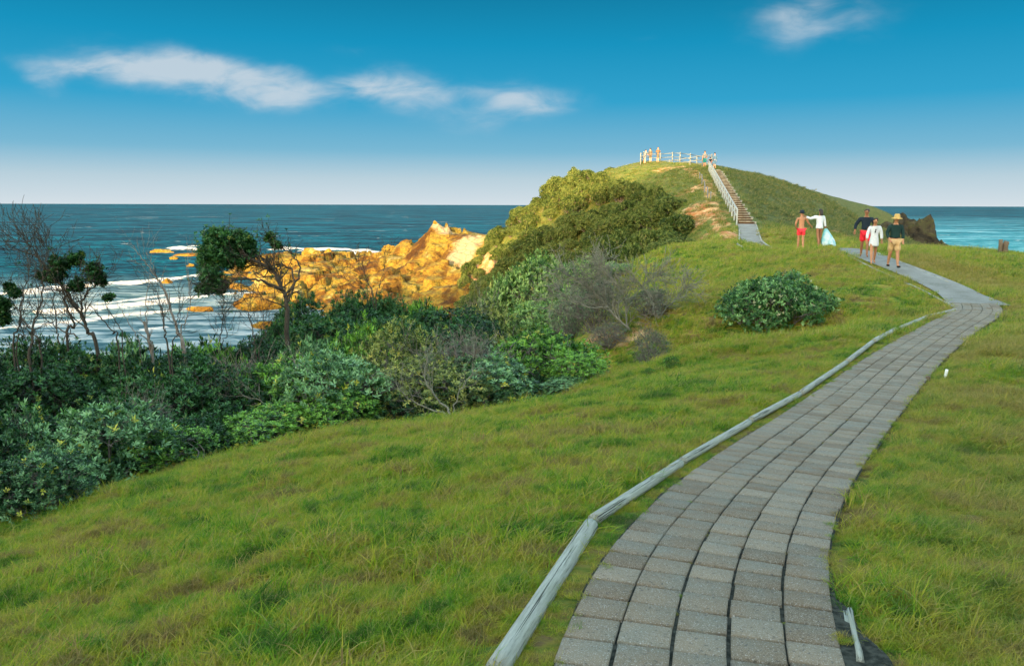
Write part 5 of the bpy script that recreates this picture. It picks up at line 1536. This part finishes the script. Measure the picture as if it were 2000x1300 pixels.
def person(label, loc, rz, height=1.75, skin='tan', legs=(0.0, 0.0), arms=None, head=(0, 0.0), torso_lean=0.0, top=None, top_len='waist', sleeves='long', bottom=None, bottom_len=0.45,
           hair=None, hair_len=0.0, hat=None, shoes=None, female=False, group=None, bulk=1.0):
    """legs: swing of left/right thigh forward (radians); arms: ((elbowL, wristL), (elbowR, wristR)) offsets from the shoulder"""
    k = height / 1.75
    sh = (0.185 if not female else 0.16)
    J = {}; Rr = {}; E = []
    def add(n_, p_, r_, par=None):
        J[n_] = tuple(np.array(p_) * k); Rr[n_] = tuple(v * k for v in r_) if isinstance(r_, tuple) else r_ * k
        if par: E.append((par, n_))
    tl = torso_lean; B = bulk
    def up_(z): return (0, tl * (z - 0.95), z)
    add('pelvis', (0, 0, 0.95), (0.15 * B, 0.115 * B))
    add('waist', up_(1.08), ((0.135 if not female else 0.115) * B, 0.10 * B), 'pelvis')
    add('chest', up_(1.28), (0.155 * B, 0.115 * B), 'waist')
    add('collar', up_(1.42), (0.11 * B, 0.08 * B), 'chest')
    nx = up_(1.50)
    add('neck', nx, 0.056, 'collar')
    hy = nx[1] + head[0]; hx = head[1]
    add('skull', (hx, hy + 0.012, 1.575), (0.062, 0.07), 'neck')
    add('brow', (hx, hy + head[0] * 0.4 + 0.012, 1.655), (0.075, 0.092), 'skull')
    add('scalp', (hx, hy + head[0] * 0.4 + 0.0, 1.715), (0.055, 0.065), 'brow')
    add('nose', (hx, hy + head[0] * 0.4 + 0.112, 1.625), 0.013, 'brow')
    for sgn, s_ in ((-1, 'L'), (1, 'R')):
        add('ear' + s_, (hx + sgn * 0.083, hy, 1.635), 0.014, 'brow')
        add('sh' + s_, (sgn * sh, tl * 0.46, 1.405), 0.062 * B, 'collar')
        el, wr = arms[0 if sgn < 0 else 1] if arms else (((sgn * 0.05, 0.0, -0.28), (sgn * 0.06, 0.06, -0.53)))
        base = np.array((sgn * sh, tl * 0.46, 1.405))
        add('el' + s_, base + el, 0.043 * B, 'sh' + s_); add('wr' + s_, base + wr, 0.030, 'el' + s_)
        d = unit(np.array(wr, float) - np.array(el, float)); pm = base + wr + d * 0.055
        add('pm' + s_, pm, (0.036, 0.022), 'wr' + s_)
        sd_ = unit(np.cross(d, (0, 1, 0.2)));
        fw_ = unit(np.cross(sd_, d))
        for f_ in range(4):
            o_ = sd_ * (f_ - 1.5) * 0.018; L_ = (0.040, 0.048, 0.045, 0.034)[f_]
            add('f%d%s' % (f_, s_), pm + d * 0.04 + o_, 0.0095, 'pm' + s_)
            add('g%d%s' % (f_, s_), pm + d * (0.04 + L_ * 0.9) + o_ + fw_ * 0.012, 0.0085, 'f%d%s' % (f_, s_))
        add('th' + s_, pm - d * 0.01 + sd_ * 0.045 + fw_ * 0.015, 0.010, 'pm' + s_); add('tt' + s_, pm + d * 0.025 + sd_ * 0.055 + fw_ * 0.02, 0.009, 'th' + s_)
        a = legs[0 if sgn < 0 else 1]
        hp = np.array((sgn * 0.088, 0, 0.89))
        kb = max(0.0, -a) * 0.55 + 0.06
        kn = hp + 0.43 * np.array((0, math.sin(a), -math.cos(a)))
        an = kn + 0.41 * np.array((0, math.sin(a - kb), -math.cos(a - kb)))
        add('hip' + s_, hp, 0.088 * B, 'pelvis'); add('kn' + s_, kn, 0.056 * B, 'hip' + s_)
        add('cf' + s_, kn * 0.62 + an * 0.38 + np.array((0, -0.012, 0)), 0.053 * B, 'kn' + s_)
        add('an' + s_, an, 0.035, 'cf' + s_)
        add('toe' + s_, an + np.array((sgn * 0.02, 0.13, -0.045)), (0.04, 0.026), 'an' + s_)
    if top:
        for s_ in 'LR': Rr['sh' + s_] = 0.045 * k
        Rr['collar'] = (0.07 * k, 0.055 * k); J['collar'] = (J['collar'][0], J['collar'][1], J['collar'][2] - 0.02 * k)
    low = min(J['anL'][2], J['anR'][2]) - 0.075 * k
    for n_ in J: J[n_] = (J[n_][0], J[n_][1], J[n_][2] - low)
    root = empty('person', loc, rz)
    body = skin_mesh('body', J, E, Rr); body.materials.append(SK[skin]); add_obj('body', body, None, root)
    def garment(nm, js, mat, grow_, extra=None):
        jj = {j: J[j] for j in js}; rr2 = {}
        for j in js:
            r_ = Rr[j]; r_ = r_ if isinstance(r_, tuple) else (r_, r_); rr2[j] = (r_[0] + grow_, r_[1] + grow_)
        ee = [(a, b) for a, b in E if a in jj and b in jj]
        if extra:
            for n_, p_, r_, par in extra: jj[n_] = p_; rr2[n_] = r_; ee.append((par, n_))
        if nm == 'shirt':
            for s_ in 'LR': rr2['sh' + s_] = (0.095 * k, 0.095 * k)
            rr2['collar'] = (0.15 * k, 0.125 * k)
        g_ = skin_mesh(nm, jj, ee, rr2); g_.materials.append(CL[mat]); return add_obj(nm, g_, None, root)
    def mid(a, b, f): return tuple(np.array(J[a]) * (1 - f) + np.array(J[b]) * f)
    if top:
        js = ['chest', 'waist', 'pelvis', 'collar', 'shL', 'shR']; ex = [('nk', tuple(np.array(J['collar']) * 0.55 + np.array(J['neck']) * 0.45), (0.085 * k, 0.075 * k), 'collar')]
        if sleeves == 'long':
            for s_ in 'LR': ex += [('e' + s_, J['el' + s_], (0.062 * k, 0.062 * k), 'sh' + s_), ('w' + s_, mid('el' + s_, 'wr' + s_, 0.8), (0.05 * k, 0.05 * k), 'e' + s_)]
        else:
            for s_ in 'LR': ex += [('e' + s_, mid('sh' + s_, 'el' + s_, 0.7), (0.075 * k, 0.075 * k), 'sh' + s_)]
        if top_len == 'thigh':
            c_ = J['pelvis']; ex += [('hem', (c_[0], c_[1], c_[2] - 0.20 * k), (0.19 * k, 0.16 * k), 'pelvis'), ('hem2', (c_[0], c_[1], c_[2] - 0.30 * k), (0.205 * k, 0.17 * k), 'hem')]
        elif top_len == 'hip':
            c_ = J['pelvis']; ex += [('hem', (c_[0], c_[1], c_[2] - 0.12 * k), (0.19 * k, 0.15 * k), 'pelvis')]
        garment('shirt', js, top, 0.028 * k if top_len != 'waist' else 0.022 * k, ex)
    if bottom:
        ex = []
        for s_ in 'LR': ex += [('k' + s_, mid('hip' + s_, 'kn' + s_, bottom_len * 2), (0.108 * k * B, 0.108 * k * B), 'hip' + s_)]
        garment('shorts', ['pelvis', 'hipL', 'hipR'], bottom, 0.02 * k, ex)
    hc = Vector(J['brow'])
    if hair:
        me = boulder_mesh('hair', 0.098 * k, 0.112 * k, 0.10 * k, 3, 3, 0.08); me.materials.append(CL[hair]); h_ = add_obj('hair', me, None, root)
        h_.location = hc + Vector((0, -0.022 * k, 0.022 * k))
        if hair_len:
            C = [tuple(hc + Vector((0, -0.05, 0.02)) * k), tuple(hc + Vector((0, -0.095, -hair_len * 0.4)) * k), tuple(hc + Vector((0.0, -0.12, -hair_len)) * k)]
            me = skin_mesh('hair_length', {'a': C[0], 'b': C[1], 'c': C[2]}, [('a', 'b'), ('b', 'c')], {'a': (0.085 * k, 0.05 * k), 'b': (0.085 * k, 0.045 * k), 'c': (0.05 * k, 0.02 * k)})
            me.materials.append(CL[hair]); add_obj('hair_length', me, None, h_).matrix_parent_inverse = Matrix.Translation(-h_.location)
    if hat:
        mat, brim, crown = hat
        prof = [(0.001, crown), (0.06, crown * 0.98), (0.088, crown * 0.75), (0.098, 0.012), (brim * 0.7, -0.004), (brim, -0.022), (brim, -0.03), (0.095, -0.006), (0.001, -0.004)]
        sg = 20; V = [(r_ * math.cos(a) * k, r_ * math.sin(a) * 1.08 * k, z_ * k) for r_, z_ in prof for a in np.linspace(0, 2 * np.pi, sg, endpoint=False)]
        Q = [(i * sg + j, i * sg + (j + 1) % sg, (i + 1) * sg + (j + 1) % sg, (i + 1) * sg + j) for i in range(len(prof) - 1) for j in range(sg)]
        o = add_obj('hat', np_mesh('hat', V, quads=Q, smooth=True), CL[mat], root); o.location = hc + Vector((0, 0.0, 0.03 * k)); o.rotation_euler = (-head[0] * 3, 0, 0)
    for sgn in (-1, 1):
        me = boulder_mesh('eye', 0.012, 0.008, 0.008, 5, 2, 0); me.materials.append(CL['eye']); o = add_obj('eye', me, None, root); o.location = hc + Vector((sgn * 0.032, 0.088, -0.012)) * k
        if shoes:
            s_ = 'L' if sgn < 0 else 'R'; a = Vector(J['an' + s_]); b_ = Vector(J['toe' + s_])
            me = skin_mesh('shoe', {'h': tuple(a + Vector((0, -0.02, -0.045)) * k), 'm': tuple((a + b_) / 2 + Vector((0, 0, -0.02))), 't': tuple(b_ + Vector((0, 0.03, -0.0)))}, [('h', 'm'), ('m', 't')], {'h': (0.05 * k, 0.045 * k), 'm': (0.055 * k, 0.045 * k), 't': (0.05 * k, 0.032 * k)})
            me.materials.append(CL[shoes]); add_obj('shoe', me, None, root)
    tag(root, label, 'person', group)
    return root, J

def ground_at(px, d):
    p_ = P(px, 500, d); return Vector((p_.x, p_.y, Hs(p_.x, p_.y) + 0.045))
GT = 'walkers coming down the upper path'
loc = ground_at(1745, 28.4)
person('man in wide straw hat, dark long-sleeved top and khaki shorts walking towards the camera', loc, R(172), 1.80, 'tan', (0.30, -0.22),
       (((-0.06, 0.02, -0.28), (-0.04, 0.14, -0.50)), ((0.08, -0.02, -0.27), (0.02, 0.16, -0.46))), (0.03, 0), 0.03, 'green_black', 'waist', 'long', 'khaki', 0.45, 'hair', 0, ('straw', 0.175, 0.13), 'shoe', group=GT, bulk=1.12)
loc = ground_at(1705, 29.2)
w1, J1 = person('woman in loose white tunic looking down, sunglasses at her neckline, beside the hat man', loc, R(165), 1.66, 'tan', (-0.25, 0.36),
       (((-0.08, 0.0, -0.26), (-0.10, 0.06, -0.50)), ((0.09, 0.0, -0.26), (0.11, 0.05, -0.50))), (0.06, 0.01), 0.04, 'white', 'thigh', 'long', None, 0.4, 'hair', 0.16, None, None, True, group=GT)
sgm = merge([box_np(-0.035, 0, 0, 0.055, 0.012, 0.035, (1, 0, 0), (0, 1, 0)), box_np(0.035, 0, 0, 0.055, 0.012, 0.035, (1, 0, 0), (0, 1, 0)), box_np(0, 0, 0.006, 0.03, 0.008, 0.008, (1, 0, 0), (0, 1, 0))])
sg_ = add_obj('sunglasses', np_mesh('sunglasses', sgm[0], quads=sgm[1]), CL['black'], None); sg_.parent = None
mw = Matrix.Translation(w1.location) @ Matrix.Rotation(R(165), 4, 'Z') @ Matrix.Translation(Vector((0.0, 0.165, 1.18))) @ Matrix.Rotation(R(80), 4, 'Y')
sg_.matrix_world = mw; tag(sg_, 'dark sunglasses hanging from the neckline of the white tunic', 'sunglasses')
loc = ground_at(1687, 31.2)
person('tall man in navy top and red shorts, arm bent, behind the woman in tunic', loc, R(160), 1.84, 'deep', (0.28, -0.2),
       (((-0.12, 0.0, -0.25), (0.05, 0.14, -0.34)), ((0.16, -0.05, -0.24), (0.18, 0.05, -0.47))), (0.02, 0), 0.02, 'navy', 'waist', 'long', 'red', 0.42, 'darkhair', 0, None, None, group=GT)
GC = 'couple walking away arm in arm'
l1 = ground_at(1562, 36.3); l2 = ground_at(1597, 36.0)
person('shirtless tanned man in coral red swim shorts and dark cap seen from behind', l1, R(-6), 1.74, 'tan', (0.14, -0.10),
       (((-0.08, 0.0, -0.26), (0.0, 0.16, -0.42)), ((0.14, 0.02, -0.22), (0.26, 0.10, -0.34))), (0.02, 0), 0.02, None, 'waist', 'long', 'coral', 0.30, 'darkhair', 0, ('navy', 0.15, 0.10), None, group=GC)
person('long-haired woman in white beach shirt, arm across the shirtless man\'s shoulder', l2, R(4), 1.70, 'deep', (-0.2, 0.16),
       (((-0.26, 0.06, -0.10), (-0.52, 0.08, 0.02)), ((0.07, 0.0, -0.27), (0.14, 0.03, -0.50))), (0.01, 0.03), 0.0, 'white', 'hip', 'long', None, 0.3, 'darkhair', 0.30, None, None, True, group=GC)
# beach towel carried at her side
bt = P(1611, 474, 35.9)
th_ = np.linspace(0, 2 * np.pi, 40, endpoint=False)
rs = np.random.default_rng(8); Vt = []
hz_ = np.linspace(0, 1, 16)
for f_ in hz_:
    rx = 0.05 + 0.30 * f_ ** 0.8 * (1 - 0.35 * max(0, f_ - .75) * 4 * .5); ry = 0.04 + 0.13 * f_
    for a in th_:
        fo = 1 + 0.16 * math.sin(a * 5 + f_ * 2) * f_ + 0.08 * math.sin(a * 11) * f_
        Vt.append((rx * fo * math.cos(a) + 0.16 * f_, ry * fo * math.sin(a), -0.74 * f_ + 0.05 * math.sin(a * 3) * f_))
Qt = [(i * 40 + j, i * 40 + (j + 1) % 40, (i + 1) * 40 + (j + 1) % 40, (i + 1) * 40 + j) for i in range(15) for j in range(40)]
tw_ = add_obj('beach_towel', np_mesh('beach_towel', Vt, quads=Qt, smooth=True), CL['aqua'])
tw_.location = (l2.x + 0.30, l2.y + 0.02, l2.z + 0.86)
tag(tw_, 'white and aqua beach towel bunched in the hand of the woman in white shirt', 'towel')
GL = 'visitors at the hilltop lookout'
def lk(px, d, label, rz, h_, **kw):
    person(label, ground_at(px, d), R(rz), h_, group=GL, **kw)
lean = (((0.0, 0.2, -0.18), (0.05, 0.38, -0.28)), ((0.0, 0.2, -0.18), (-0.05, 0.38, -0.28)))
lk(1254, 101, 'visitor in pale top leaning on the lookout rail, furthest left on the hilltop', -60, 1.65, skin='fair', arms=lean, torso_lean=0.25, top='grey', bottom='grey', hair='darkhair')
lk(1264.5, 102, 'visitor with dark hair in a light top, second from the left on the hilltop', 20, 1.68, skin='fair', top='cream', bottom='cream', bottom_len=0.5, hair='darkhair', hair_len=0.12, arms=None)
lk(1279, 101, 'visitor in tan top and cream trousers, third from the left on the hilltop', 200, 1.80, skin='tan', top='tanshirt', bottom='cream', bottom_len=0.5, hair='darkhair', arms=(((-0.1, 0.0, -0.26), (0.02, 0.16, -0.22)), ((0.1, 0.0, -0.26), (-0.02, 0.16, -0.22))))
lk(1369, 91.5, 'tall visitor in grey top and teal shorts at the head of the steps', 20, 1.86, skin='tan', top='grey', sleeves='short', bottom='teal', hair='darkhair')
lk(1379.5, 90.5, 'small child in dark top between two adults at the head of the steps', 0, 1.15, skin='tan', top='navy', sleeves='short', bottom='pink', hair='darkhair')
lk(1388, 90, 'visitor in blue-grey shirt standing at the top post of the handrail', 10, 1.72, skin='fair', top='blue', bottom='blue', bottom_len=0.5, hair='darkhair')
